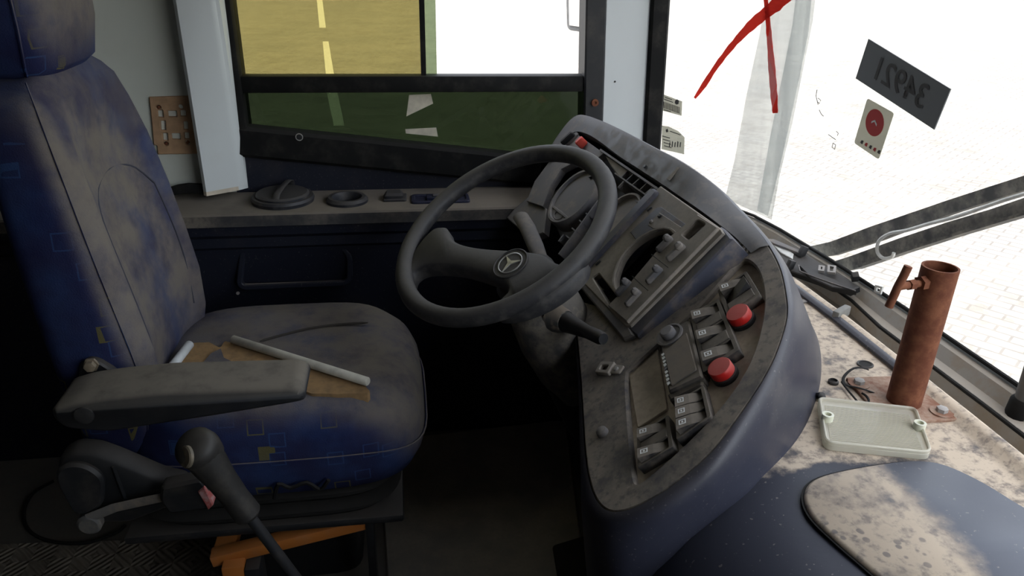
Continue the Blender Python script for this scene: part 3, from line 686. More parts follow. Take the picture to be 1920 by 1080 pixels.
# headrest
hc_ = [(1.085, -.572, .03, .06), (1.092, -.570, .05, .10), (1.11, -.566, .064, .128), (1.17, -.562, .070, .138), (1.24, -.562, .072, .140), (1.31, -.568, .068, .132), (1.35, -.575, .05, .11), (1.362, -.58, .02, .05)]
hr = [superring(cx, SY-.01, z, hx, hy, 3.4, 40) for z, cx, hx, hy in hc_]
HR = loft('headrest', hr, FAB, ST, closed=True, sm=180, caps=True)
tube('seam_piping', [V((cx+hx*.55, SY-.01-hy*.985, z)) for z, cx, hx, hy in hc_[1:6]], .002, FAB, HR, 6)
# armrest: profile in x-z, extruded across y
AY = 1.0
FA = Fr((0, AY, 0), (0, -1, 0), (1, 0, 0))
ap = rnd(FA.pxs([(93, 768), (140, 754), (200, 745), (300, 735), (552, 727), (572, 736), (573, 754), (545, 760), (400, 784), (200, 814), (120, 808), (97, 790)]), .010, 3)
AR = plate('armrest', FA, ap, dusty('armrest_skin', (.016, .017, .020), .08, 25, .55, (.155, .135, .108), .95, .4, .7, .2), ST, -.085, 0, ch=.008, smooth=60)
lathe('hinge_cap', FA, [(.014, 0), (.014, .003), (.011, .004)], BLACKP, AR, 20, c=FA.px(158, 778))
# hinge bolt and bracket on backrest
FH = Fr((0, SY-.232, 0), (0, -1, 0), (1, 0, 0))
plate('hinge_bracket', FH, rnd(FH.pxs([(150, 720), (152, 680), (168, 668), (188, 672), (215, 690), (240, 720)]), .008), BLACKP, ST, -.02, .010, ch=.003)
lathe('bolt', FH, [(.012, .008), (.012, .012), (.009, .012), (.009, .019), (.006, .020)], dusty('old_bolt', (.16, .13, .09), .5, 60, .5), ST, 6, c=FH.px(171, 684, .01))
# side cover of the seat base
FC = Fr((0, 1.075, 0), (0, -1, 0), (1, 0, 0))
sc_ = rnd(FC.pxs([(103, 895), (108, 862), (135, 846), (175, 848), (215, 862), (300, 898), (345, 908), (360, 940), (300, 962), (240, 985), (155, 985), (128, 935)]), .010, 3)
SCV = plate('side_cover', FC, sc_, BLACKP, ST, -.035, .0, ch=.010, smooth=60)
plate('cover_boss', FC, smooth2(FC.pxs([(108, 892), (115, 872), (140, 864), (170, 870), (195, 890), (198, 915), (190, 945), (150, 960), (125, 930)]), 4), BLACKP, SCV, 0, .010, ch=.005)
tube('cover_rib', [FC.pw(212, 875, .002), FC.pw(226, 912, .002), FC.pw(238, 945, .002)], .003, BLACKP, SCV, 8)
lathe('base_knob', FC, [(.020, 0), (.020, .012), (.015, .016)], dusty('pale_knob', (.09, .088, .085), .3, 30, .6), ST, 18, c=FC.px(172, 975))
# strap with buckle
BU = thing('seat_belt_buckle', FC.pw(345, 935, .03), 'black seat belt buckle with red button on pale strap', 'buckle')
FBu = Fr((0, 1.035, 0), (0, -1, 0), (1, 0, 0))
tube('strap', [FC.pw(165, 972, .012), FC.pw(215, 952, .014), FC.pw(260, 942, .02), FBu.pw(318, 930, -.01)], .009, dusty('belt_web', (.14, .13, .12), .5, 30, .9), BU, 8, flat=.25, up=(0, 1, 0))
plate('body', FBu, rnd(FBu.pxs([(302, 912), (378, 896), (386, 906), (400, 948), (396, 952), (318, 962), (300, 938)]), .006), BLACKP, BU, -.022, .004, ch=.005)
plate('button', FBu, rnd(FBu.pxs([(372, 918), (384, 908), (402, 942), (392, 952)]), .002), dusty('worn_red_button', (.38, .09, .08), .6, 80, .6, (.5, .4, .38)), BU, -.018, .007, ch=.002)
# bellows and pedestal
for k, (z, g_) in enumerate([(.345, .0), (.326, .014), (.307, .0), (.288, .014)]):
    R0 = superring(-.27, SY, z+.020, .235-g_*.6, .195-g_*.6, 5, 40); R1 = superring(-.27, SY, z+.010, .25-g_, .208-g_, 5, 40); R2 = superring(-.27, SY, z, .235-g_*.6, .195-g_*.6, 5, 40)
    loft('bellows_fold', [R0, R1, R2], BLACKR, ST, closed=True, sm=50, caps=True)
box('base_tray', frm((-.27, SY, 0)), -.26, .25, -.205, .2, .272, .290, BLACKP, ST, .006)
loft('pedestal', [superring(-.28, SY+.06, z, .16, .11, 6, 24) for z in (.0, .274)], BLACKP, ST, closed=True, sm=40, caps=True)
bx_ = FC.pw
tube('loose_thread', [at(x, y, 'y', 1.10) for x, y in smooth2([(515, 935), (522, 908), (545, 915), (575, 905), (600, 918), (616, 900)], 3, False)], .004, BLACKR, ST, 6)
plate('torn_shroud', Fr((0, SY-.1, 0), (1, -.3, 0), (0, 1, 0)), [(-.04, .22), (.05, .22), (.06, .19), (.02, .17), (-.03, .20)], FLOORM, ST, -.30, -.29) if False else None
# orange mounting frame
OF = thing('seat_mounting_frame', (-.27, 1.16, 0), 'orange painted steel frame under the driver seat', 'frame')
pA, pB = at(458, 1034, 'y', 1.15), at(697, 972, 'y', 1.17)
def beam(name, a, b, w_, h_, mat, parent, up=(0, 0, 1), bev=.002):
    d = (b-a); L = d.length; fr = Fr(a, V(up)-d.normalized()*V(up).dot(d.normalized()), d); return box(name, fr, 0, L, -w_/2, w_/2, -h_/2, h_/2, mat, parent, bev)
beam('side_rail', pA+V((-.06, 0, -.008)), pB+V((0.0, 0, 0)), .03, .024, ORANGE, OF)
pc_ = at(440, 1050, 'y', 1.14); box('corner_post', frm((pc_.x, pc_.y, 0)), -.02, .02, -.025, .025, 0, pc_.z+.005, ORANGE, OF, .003)
box('post_clamp', frm((pc_.x+.035, pc_.y, 0)), -.014, .014, -.027, .027, 0, pc_.z-.002, BLACKP, OF, .003)
box('front_post', frm((pB.x, pB.y, 0)), -.012, .004, -.02, .02, 0, pB.z+.005, BLACKP, OF, .002)
beam('cross_rail', pA+V((-.04, 0, -.010)), pA+V((-.04, .35, -.010)), .04, .022, ORANGE, OF)
# rods on the cushion
def rod(name, a, b, r, mat, label, ends=None):
    d = (b-a).normalized(); return tag(tube(name, [a, a+d*.002, a.lerp(b, .5), b-d*.002, b], [r*.8, r, r, r, r*.8], mat, None, 14), label, 'rod', 'rods on the seat cushion')
rod('plastic_rod', FCU.pw(436, 636, .0185), FCU.pw(690, 716, .0185), .0085, RODM, 'long beige plastic rod lying across the torn seat cushion')
rod('plastic_rod', FCU.pw(356, 645, .018), FCU.pw(318, 694, .018), .0085, RODW, 'short white plastic rod on the seat cushion by backrest')
# hand lever beside seat
FLV = Fr((0, .93, 0), (0, -1, 0), (1, 0, 0))
LV = thing('hand_lever', at(700, 1330, 'y', .93), 'black hand lever with knob grip beside the driver seat', 'lever')
la, lb, lc = FLV.pw(372, 842), FLV.pw(468, 968), FLV.pw(560, 1090); ld = (lc-lb).normalized(); foot = lb+ld*((lb.z-.0)/-ld.z)
LV.location = foot
LVM = dusty('lever_plastic', (.016, .015, .014), .12, 40, .55, (.2, .17, .13), .10, .4, .7)
tube('shaft', [lb-ld*.02, lb+ld*.1, foot], .0085, BLACKP, LV, 12)
dg = (lb-la).normalized()
tube('grip', [la+dg*.005, la+dg*.03, la+dg*.06, la.lerp(lb, .7), lb-dg*.006, lb], [.028, .026, .022, .020, .021, .016], LVM, LV, 16)
fk = Fr(la, (-.2, -.55, .8), (1, 0, 0))
lathe('knob', fk, [(.012, -.040), (.026, -.028), (.031, -.005), (.030, .010), (.022, .020), (.008, .023)], LVM, LV, 22, sm=180)
plate('knob_cap', Fr(la+V((-.012, -.022, .004)), (-.7, -.6, .35), (1, 0, 0)), circ(.016, 18), dusty('knob_badge', (.10, .085, .06), .4, 60, .5), LV, -.004, .002, ch=.002)
lathe('boot', frm((foot.x, foot.y, 0)), [(.045, 0), (.042, .012), (.016, .04)], BLACKR, LV, 18)
# loose cable on floor
FCb = Fr((0, 1, .008), (0, 0, 1), (1, 0, 0))
cb = smooth2([(100, 902), (62, 925), (45, 962), (55, 995), (95, 1015), (160, 1018), (215, 1000), (235, 985)], 5, False)
tag(tube('loose_cable', [FCb.pw(x, y) for x, y in cb], .004, BLACKR, None, 8), 'thin black cable loop lying on the tread floor', 'cable')

# ================================================================== STEERING
wc = CAM+ray(940.4, 430.3)*1.41
we, wa = radians(57.2), radians(205.4)
wn = V((cos(we)*cos(wa), cos(we)*sin(wa), sin(we)))
FWH = Fr(wc, wn, (0, -1, 0))     # u = driver's right, v = away up
SWH = thing('steering_wheel', wc-wn*.03, 'large worn black steering wheel with star badge', 'steering wheel')
RW = .2125
rim_p = [FWH.p3(RW*cos(a), RW*sin(a), 0) for a in [2*pi*k/72 for k in range(72)]]
tube('rim', rim_p, .0175, WHEELM, SWH, 14, closed=True)
# hub pad and spokes: traced on wheel plane
hub = smooth2(FWH.pxs([(812, 428), (834, 424), (841, 440), (858, 454), (900, 463), (975, 468), (1015, 475), (1040, 490), (1062, 492), (1092, 478), (1092, 500), (1068, 528), (1035, 553), (1000, 571), (960, 584), (925, 584), (936, 560), (950, 544), (940, 530), (902, 513), (848, 500), (795, 500), (772, 512), (764, 530), (748, 525), (762, 492), (785, 455)]), 4)
hb = plate('spoke_pad', FWH, hub, WHEELM, SWH, -.030, .002, ch=.008, smooth=70)
lathe('hub', FWH, [(.03, -.10), (.055, -.06), (.058, -.03), (.05, -.024)], BLACKP, SWH, 28, c=FWH.px(972, 500))
cb_ = FWH.px(957, 494, .003)
lathe('badge_ring', FWH, [(.035, .001), (.035, .004), (.033, .005), (.032, .003)], WHEELM, SWH, 36, c=cb_)
bd = lathe('badge', FWH, [(.0245, .002), (.0245, .0038), (.022, .0040)], WHEELM, SWH, 36, c=cb_, label='round three pointed star badge')
tube('star_ring', [FWH.p3(cb_[0]+.0232*cos(a), cb_[1]+.0232*sin(a), .0045) for a in [2*pi*k/36 for k in range(36)]], .0013, STAR, bd, 6, closed=True)
for k in range(3):
    a = radians(62+120*k); d = (cos(a), sin(a)); q = (-d[1], d[0]); c0 = cb_
    plate('star_point', FWH, [(c0[0]+q[0]*.0042, c0[1]+q[1]*.0042), (c0[0]+d[0]*.022, c0[1]+d[1]*.022), (c0[0]-q[0]*.0042, c0[1]-q[1]*.0042), (c0[0]-d[0]*.002, c0[1]-d[1]*.002)], STAR, bd, .0034, .0062)
# column with stalks
SCO = thing('steering_column', (wc-wn*.35).xy.to_3d(), 'dusty steering column shroud with two control stalks', 'steering column')
ax_ = wc-wn*.05+V((.0, -.02, 0))
cdir = V((.42, -.02, -.9)).normalized()
q0 = FWH.p3(*FWH.px(985, 515), -.055)
FCo = Fr(q0, -cdir, (0, -1, 0))
lathe('shroud', FCo, [(.045, .0), (.066, -.02), (.072, -.09), (.066, -.16), (.05, -.22)], dusty('shroud_plastic', (.05, .05, .052), .7, 30, .6, (.25, .215, .17), .5, .35, .65), SCO, 28, sm=50)
lathe('column', FCo, [(.035, -.15), (.035, -.62)], BLACKP, SCO, 16)
box('lock_housing', FCo, -.055, .03, -.06, .06, -.30, -.14, BLACKP, SCO, .01)
# left stalk (grey) and right stalk (black)
s1 = [FWH.p3(*FWH.px(1000, 470), -.05), FWH.p3(*FWH.px(985, 430), -.045), FWH.p3(*FWH.px(970, 395), -.045), FWH.p3(*FWH.px(958, 376), -.045)]
tube('left_stalk', [s1[0], s1[0].lerp(s1[1], .3), s1[1], s1[2], s1[3], s1[3]+(s1[3]-s1[2])*.15], [.011, .013, .016, .0165, .0165, .011], GREYP, SCO, 14, flat=.7)
tube('stalk_collar', [s1[0].lerp(s1[1], .12), s1[0].lerp(s1[1], .42)], .0165, GREYP, SCO, 14, flat=.75)
s2 = [FWH.p3(*FWH.px(1020, 548), -.075), FWH.p3(*FWH.px(1048, 565), -.065), FWH.p3(*FWH.px(1078, 583), -.055), FWH.p3(*FWH.px(1106, 600), -.045), FWH.p3(*FWH.px(1113, 604), -.043)]
tube('right_stalk', s2, [.020, .015, .011, .0115, .009], BLACKP, SCO, 14)
tube('stalk_bellows', [s2[0]+V((-.01, .01, 0)), s2[0].lerp(s2[1], .35)], [.028, .020], dusty('bellows_rubber', (.05, .05, .05), .7, 40, .7, DUST, .6), SCO, 16)

# ================================================================== DASHBOARD
DB = thing('dashboard', (.6, 1.1, 0), 'dusty navy dashboard with wrap-around switch console and low deck', 'dashboard')
# --- low deck: profile in x-z swept along y
prof = [(.275, 0), (.255, .25), (.262, .40), (.280, .49), (.312, .555), (.355, .600), (.41, .630), (.47, .645), (.54, .650)]
dys = [-.70, -.3, .0, .2, .35, .5, .6, .68, .75, .85, .95, 1.05, 1.2, 1.35, 1.5, 1.62]
rings = []
for y in dys:
    xe = wsx(y)-.115; sh = .16*max(0, min(1, (y-.76)/.2)); ring = [V((x+sh*(1 if x < .6 else 0), y, z)) for x, z in prof]; ring[8].x = max(ring[8].x, ring[7].x+.02)
    for t in (.15, .35, .55, .75, .9): ring.append(V((max(.54, ring[8].x)+(xe-.02-max(.54, ring[8].x))*t, y, DZ)))
    ring += [V((xe-.034, y, DZ+.001)), V((xe-.026, y, DZ+.010)), V((xe-.014, y, DZ+.015)), V((xe-.004, y, DZ+.010)), V((xe, y, DZ-.006)), V((xe+.003, y, .60))]
    rings.append(ring)
DK = loft('deck', rings, DECKM, DB, sm=50, label='dust covered deck below the windscreen')
tube('deck_rib', [V((wsx(y)-.140, y, DZ+.005)) for y in [1.42-.05*k for k in range(10)]], .010, NAVY, DB, 10, flat=.8)
# --- wing (switch console)
HOODpx = [(1020, 300), (1032, 276), (1050, 248), (1070, 224), (1090, 215), (1130, 228), (1180, 252), (1225, 276), (1265, 296), (1300, 318)]
TRpx = [(1340, 348, .25), (1380, 388, .5), (1415, 425, .8), (1442, 460, 1.0)]
RIMpx = [(1463, 500), (1474, 545), (1477, 594), (1458, 659), (1430, 715), (1384, 784), (1338, 844), (1290, 888), (1235, 928), (1180, 955), (1140, 958), (1114, 930), (1099, 870), (1092, 780), (1086, 690), (1074, 560)]
def mixp(x, y, w_): return FI.pw(x, y).lerp(FW.pw(x, y), w_)
outer = [FI.pw(x, y) for x, y in HOODpx]+[mixp(*q) for q in TRpx]+[FW.pw(x, y) for x, y in RIMpx]
# hood strip
inner_px = [(1034, 302, 0), (1046, 284, 0), (1060, 262, 0), (1078, 247, 0), (1098, 250, 0), (1120, 262, 0), (1160, 292, 0), (1200, 318, 0), (1240, 344, 0), (1275, 368, 0), (1310, 392, .05), (1345, 418, .25), (1378, 444, .6), (1408, 474, .95)]
inner = [mixp(*q) for q in inner_px]
A = catmull(outer[:14], 5); B_ = catmull(inner, 5)
NN = 70; A = resamp(A, NN); B_ = resamp(B_, NN)
A2 = [a+(b-a).normalized()*.012+FI.n*.004 for a, b in zip(A, B_)]
HD = loft('hood', [B_, [b-FI.n*.03 for b in B_]][::-1]+[[a.lerp(b, .5) for a, b in zip(A2, B_)], A2, A], HOODM, DB, sm=60, label='grey dusty instrument hood')
lathe('hood_hole_disc', FI, [(.0035, .002), (.0035, .005)], BLACKP, HD, 8, c=FI.px(1211, 314))  # proud black disc imitates the dark of a small hole
box('hood_slot', Fr(FI.pw(1265, 328), FI.n, FI.pw(1272, 322)-FI.pw(1258, 337)), -.014, .014, -.004, .004, .002, .005, TANP, HD)
# wing top plate
wo_ = [FW.uv(FW.pw(*p)) for p in [(1442, 460)]+RIMpx]+[FW.px(1120, 572), FW.px(1176, 616), FW.px(1188, 612), FW.px(1352, 440), FW.px(1395, 420)]
wo_ = smooth2(wo_[:17], 4, False)+wo_[17:]
rec = smooth2(FW.pxs([(1400, 488), (1420, 506), (1431, 545), (1430, 590), (1416, 650), (1390, 706), (1345, 768), (1290, 826), (1235, 876), (1200, 903), (1190, 898), (1184, 850), (1178, 780), (1175, 705), (1190, 686), (1240, 640), (1300, 585), (1350, 530), (1382, 495)]), 4)
plate('console_top', FW, wo_, masked('console_top_skin', (.046, .048, .060), (.25, .215, .175), lambda t, x, y: mapr(t, x, .0, .1), 12, 80, lo=.26, hi=.58), DB, -.012, 0, holes=[rec], ch=.003)
RECM = dusty('recess_dust', (.26, .22, .175), 1.0, 14, .8, (.44, .36, .27), .3, .3, .6, .2)
plate('recess_floor', FW, inset(rec, -.006), RECM, DB, -.022, -.010)
# outer shell wall
rimc = catmull(outer, 5)
basepx = {}
base_pts = [V((.36, 1.80, .70)), V((.40, 1.81, .68)), V((.46, 1.82, .66)), V((.53, 1.81, .65)), V((.60, 1.79, .64)), V((.66, 1.74, .64)), V((.71, 1.68, .64)), V((.75, 1.62, .64)), V((.775, 1.57, .64)), V((.795, 1.52, .64)),
    V((.805, 1.47, .64)), V((.81, 1.42, .64)), V((.81, 1.36, .64)), V((.802, 1.29, .64)), V((.785, 1.21, .64)), V((.755, 1.11, .64)), V((.70, 1.00, .64)), V((.635, .905, .64)), V((.575, .835, .64)), V((.505, .775, .64)),
    V((.45, .735, .630)), V((.395, .715, .600)), V((.345, .70, .555)), V((.305, .70, .46)), V((.285, .71, .30)), V((.280, .74, .12)), V((.290, .80, 0)), V((.34, .90, 0)), V((.42, 1.0, 0)), V((.48, 1.2, .1))]
basec = catmull(base_pts, 5)
NR = len(rimc)
cen = V((.40, .90, .77))
def ctrl(i):
    a, b = rimc[i], basec[i]; u = i/(NR-1)
    tg = (rimc[min(NR-1, i+1)]-rimc[max(0, i-1)]).normalized(); out = tg.cross(FW.n); out = out if out.dot(a-cen) > 0 else -out
    low = max(0, min(1, (i-88)/14))*max(0, min(1, (132-i)/8))          # console rolls over softly at its lower end
    k1 = .030+.012*low; k2 = .03+.05*max(0, 1-abs(i-100)/22)
    hd_ = V((b.x-a.x, b.y-a.y, 0)); hd_ = hd_.normalized() if hd_.length > .02 else V()
    c1 = a+out*k1+V((0, 0, -.012*(1-low)))
    w_ = max(0, min(1, (.62-b.z)/.4)); c2 = b-hd_*(k2*(1-w_))+V((0, 0, .30*w_))
    return a, c1, c2, b
def sect(t): return [a*(1-t)**3+c1*3*t*(1-t)**2+c2*3*t*t*(1-t)+b*t**3 for a, c1, c2, b in map(ctrl, range(NR))]
fl = [b+(V((b.x, b.y, 0))-V((a.x, a.y, 0))).normalized()*.018+V((0, 0, -.004)) for a, b in zip(rimc, basec)]
SH = loft('shell', [rimc, sect(.04), sect(.12), sect(.25), sect(.4), sect(.55), sect(.7), sect(.82), sect(.92), sect(1.0), fl], NAVY, DB, sm=180, label='smooth navy shell of the switch console')
# side cheek at the driver's left + dark under-dash
box('under_dash', frm(), .44, .62, 1.02, 1.80, .30, .62, BLACKP, DB, .02)
struct(box('wall_front', frm(), .66, .69, -.7, 1.85, 0, .62, DARKNAVY))
# --- instrument panel
well = FI.pxs([(985, 345), (1034, 300), (1060, 262), (1098, 250), (1200, 318), (1345, 418), (1350, 440), (1180, 612), (1060, 510), (1020, 430)])
IP = plate('instrument_panel', FI, well, BLACKP, DB, -.075, -.068, label='instrument panel with blank dials and open gauge holes')
# left fascia: plate with switches
lf = FI.pxs([(1000, 338), (1040, 284), (1072, 244), (1130, 285), (1100, 308), (1075, 302), (1050, 315), (1030, 345), (1015, 385), (985, 375)])
plate('left_fascia', FI, lf, GREYP, IP, -.02, -.004, holes=[FI.pxs(q) for q in ([(1041, 286), (1048, 279), (1052, 284), (1045, 291)], [(1034, 296), (1041, 289), (1044, 294), (1037, 301)])], ch=.001)
plate('left_fascia', FI, FI.pxs([(940, 400), (985, 362), (1018, 385), (1012, 430), (985, 440)]), GREYP, IP, -.03, -.012, ch=.002)
def oblong(name, a, b, w_, h0, h1, mat, parent, fr=FI, ch=.0025, label=None):
    A_ = V(fr.px(*a)); B__ = V(fr.px(*b)); d = (B__-A_).normalized(); n = V((-d.y, d.x))*w_/2
    return plate(name, fr, rnd([tuple(A_-n), tuple(B__-n), tuple(B__+n), tuple(A_+n)], w_*.35, 3), mat, parent, h0, h1, ch=ch, label=label)
oblong('toggle_switch', (1056, 272), (1078, 252), .013, -.004, .012, BLACKP, IP); oblong('toggle_bezel', (1052, 277), (1082, 248), .020, -.006, .0, GREYP, IP)
oblong('red_switch', (1086, 276), (1099, 264), .015, -.004, .016, REDP, IP, label='small red switch')
# left dial
cL = FI.px(1074, 368); cR2 = FI.px(1157, 396)
lathe('dial', FI, [(.072, -.03), (.072, -.002), (.069, .003), (.064, .003), (.062, -.004)], GREYP, IP, 44, c=cL)
lathe('dial_face', FI, [(.0625, -.02), (.0625, -.005), (.06, -.0045)], HOODM, IP, 44, c=cL)
dv = V(FI.px(1034, 415))-V(cL); dv.normalize(); dn = V((-dv.y, dv.x)); cc_ = V(cL)+dv*.040
plate('dial_chord', FI, [tuple(cc_+dn*.046), tuple(cc_-dn*.046), tuple(cc_-dn*.046+dv*.006), tuple(cc_+dn*.046+dv*.006)], GREYP, IP, -.006, -.001, ch=.001)
tube('dial_inlay', [FI.p3(*(V(cL)+dv*.05+dn*.018*cos(a)+dv*.010*sin(a)), -.003) for a in [2*pi*k/20 for k in range(20)]], .0016, GREYP, IP, 6, closed=True)
oblong('dial_clip', (1103, 325), (1110, 321), .004, -.004, .001, BLACKP, IP, ch=.0005); oblong('dial_clip', (1104, 332), (1112, 329), .004, -.004, .001, BLACKP, IP, ch=.0005)
lathe('dial', FI, [(.051, -.05), (.051, -.012), (.049, -.008), (.045, -.008), (.043, -.016)], TANP, IP, 40, c=cR2)
lathe('dial_face', FI, [(.0435, -.03), (.0435, -.017), (.042, -.0165)], TANP, IP, 40, c=cR2)
# vent ribs
def Zm(X, Y): return (960+X/5.4, 280+Y/5.4)
def Zn(X, Y): return (1060+.2778*X, 340+.2778*Y)
def rib(a, b, w_=.0028, h0=-.05, h1=-.004, mat=GREYP, name='rib'):
    A_ = V(FI.px(*a, h1)); B__ = V(FI.px(*b, h1)); d = (B__-A_).normalized(); n = V((-d.y, d.x))*w_/2; f2 = FI
    return plate(name, f2, [tuple(A_-n), tuple(B__-n), tuple(B__+n), tuple(A_+n)], mat, IP, h0, h1)
rib(Zm(890, 0), Zm(1490, 410), .004, -.05, .001, name='rail'); rib(Zm(1040, 240), Zm(1390, 485), name='rail'); rib(Zm(1245, 510), Zm(1315, 562), name='rail')
for q in [(1165, 215, 1105, 285), (1225, 250, 1150, 320), (1295, 290, 1215, 360), (1365, 340, 1290, 410), (1425, 380, 1345, 450), (1130, 320, 1070, 385), (1390, 485, 1310, 560),
          (745, 645, 790, 675), (680, 715, 725, 755), (605, 795, 660, 840), (545, 870, 600, 915), (960, 830, 1010, 865), (865, 885, 935, 945), (795, 965, 860, 1025), (725, 1045, 780, 1080)]:
    rib(Zm(*q[:2]), Zm(*q[2:]))
for q in [(215, 375, 262, 412), (170, 430, 215, 470), (125, 490, 165, 525)]: rib(Zn(*q[:2]), Zn(*q[2:]))
rib(Zm(870, 515), Zm(470, 1060), .004, -.04, .0, name='rail'); rib(Zm(520, 860), Zm(470, 930), .004, -.04, -.004, name='rail')
plate('vent_back', FI, FI.pxs([Zm(900, 20), Zm(1180, 210), Zm(1050, 250), Zm(960, 130)]), TANP, IP, -.04, -.012, ch=.002)
plate('vent_back', FI, FI.pxs([(1150, 318), (1240, 360), (1090, 520), (1060, 500)]), BLUEP, IP, -.062, -.056)
# --- tachograph housing (proud box on the right)
TH = 0.006
fo = FI.pxs([(1072, 508), (1238, 348), (1352, 428), (1357, 437), (1182, 612), (1172, 612)], TH)
holeT = smooth2(FI.pxs([Zn(340, 700), Zn(345, 620), Zn(390, 510), Zn(470, 420), Zn(580, 350), Zn(670, 328), Zn(728, 350), Zn(738, 390), Zn(640, 500), Zn(560, 580), Zn(470, 670), Zn(400, 735), Zn(365, 740)], TH), 4)
slotT = rnd(FI.pxs([Zn(185, 650), Zn(225, 620), Zn(355, 785), Zn(305, 845)], TH), .003)
rectT = None
slotO = rnd(FI.pxs([Zn(795, 370), Zn(905, 270), Zn(965, 300), Zn(845, 410)], TH), .006)
plate('housing', FI, fo, TANP, IP, -.006, TH, holes=[holeT, slotT, slotO], ch=.002)
plate('housing_side', FI, FI.pxs([(1352, 425), (1360, 430), (1374, 448), (1196, 632), (1178, 618), (1182, 608)], .0), BLUEP, IP, -.055, .002, ch=.003)
plate('housing_side', FI, FI.pxs([(1072, 502), (1066, 512), (1170, 638), (1190, 630), (1180, 610)], .0), GREYP, IP, -.055, .003, ch=.003)
oblong('divider_bar', (1096, 512), (1236, 362), .026, -.05, TH+.008, BLUEP, IP, ch=.004)
rr1 = FI.pxs([Zn(440, 345), Zn(620, 180), Zn(650, 175), Zn(830, 300), Zn(745, 380), Zn(700, 320), Zn(580, 340), Zn(480, 400)], TH)
plate('inner_tray', FI, rr1, BLUEP, IP, TH-.003, TH+.0015, ch=.001); plate('inner_tray_floor', FI, FI.pxs([Zn(560, 300), Zn(640, 215), Zn(790, 315), Zn(740, 365), Zn(690, 318), Zn(600, 325)], TH), TANP, IP, TH, TH+.0025, ch=.0008)
oblong('tray_tab', Zn(650, 265), Zn(670, 245), .008, TH, TH+.006, BLACKP, IP, ch=.0015); oblong('tray_tab', Zn(590, 300), Zn(612, 285), .007, TH, TH+.006, GREYP, IP, ch=.0015)
oblong('tray_tab', Zn(568, 215), Zn(600, 190), .003, TH, TH+.003, INK, IP, ch=.0005); oblong('tray_tab', Zn(222, 580), Zn(255, 552), .003, TH, TH+.003, INK, IP, ch=.0005)
tube('hole_lip', [FI.p3(u, v, TH+.001) for u, v in inset(holeT, -.003)][::2], .0028, TANP, IP, 6, closed=True)
# switch strip
stp = FI.pxs([Zn(700, 400), Zn(905, 235), Zn(1045, 325), Zn(430, 960), Zn(300, 850), Zn(360, 790), Zn(420, 730)], TH)
plate('switch_strip', FI, stp, TANP, IP, TH-.002, TH+.006, holes=[slotO], ch=.0015)
HS = TH+.006
plate('slot_floor', FI, inset(slotO, -.004), BRASSY, IP, -.016, -.008)
for a, b in [((655, 505), (755, 410)), ((722, 565), (838, 462)), ((585, 718), (685, 615)), ((380, 800), (470, 700)), ((445, 870), (540, 768))]:
    b_ = oblong('rocker_switch', Zn(*a), Zn(*b), .0125, HS-.002, HS+.008, GREYP, IP, ch=.0035)
    m1, m2 = V(Zn(*a)).lerp(V(Zn(*b)), .62), V(Zn(*a)).lerp(V(Zn(*b)), .98)
    oblong('rocker_tip', tuple(m1), tuple(m2), .012, HS+.004, HS+.015, GREYP, IP, ch=.004)
for a, b in [((610, 520), (725, 610)), ((480, 665), (590, 765))]: oblong('strip_gap_dark_bar', Zn(*a), Zn(*b), .0012, HS-.001, HS+.0004, BLACKP, IP, ch=.0001)  # thin black bars painted for the dark gaps between strip sections
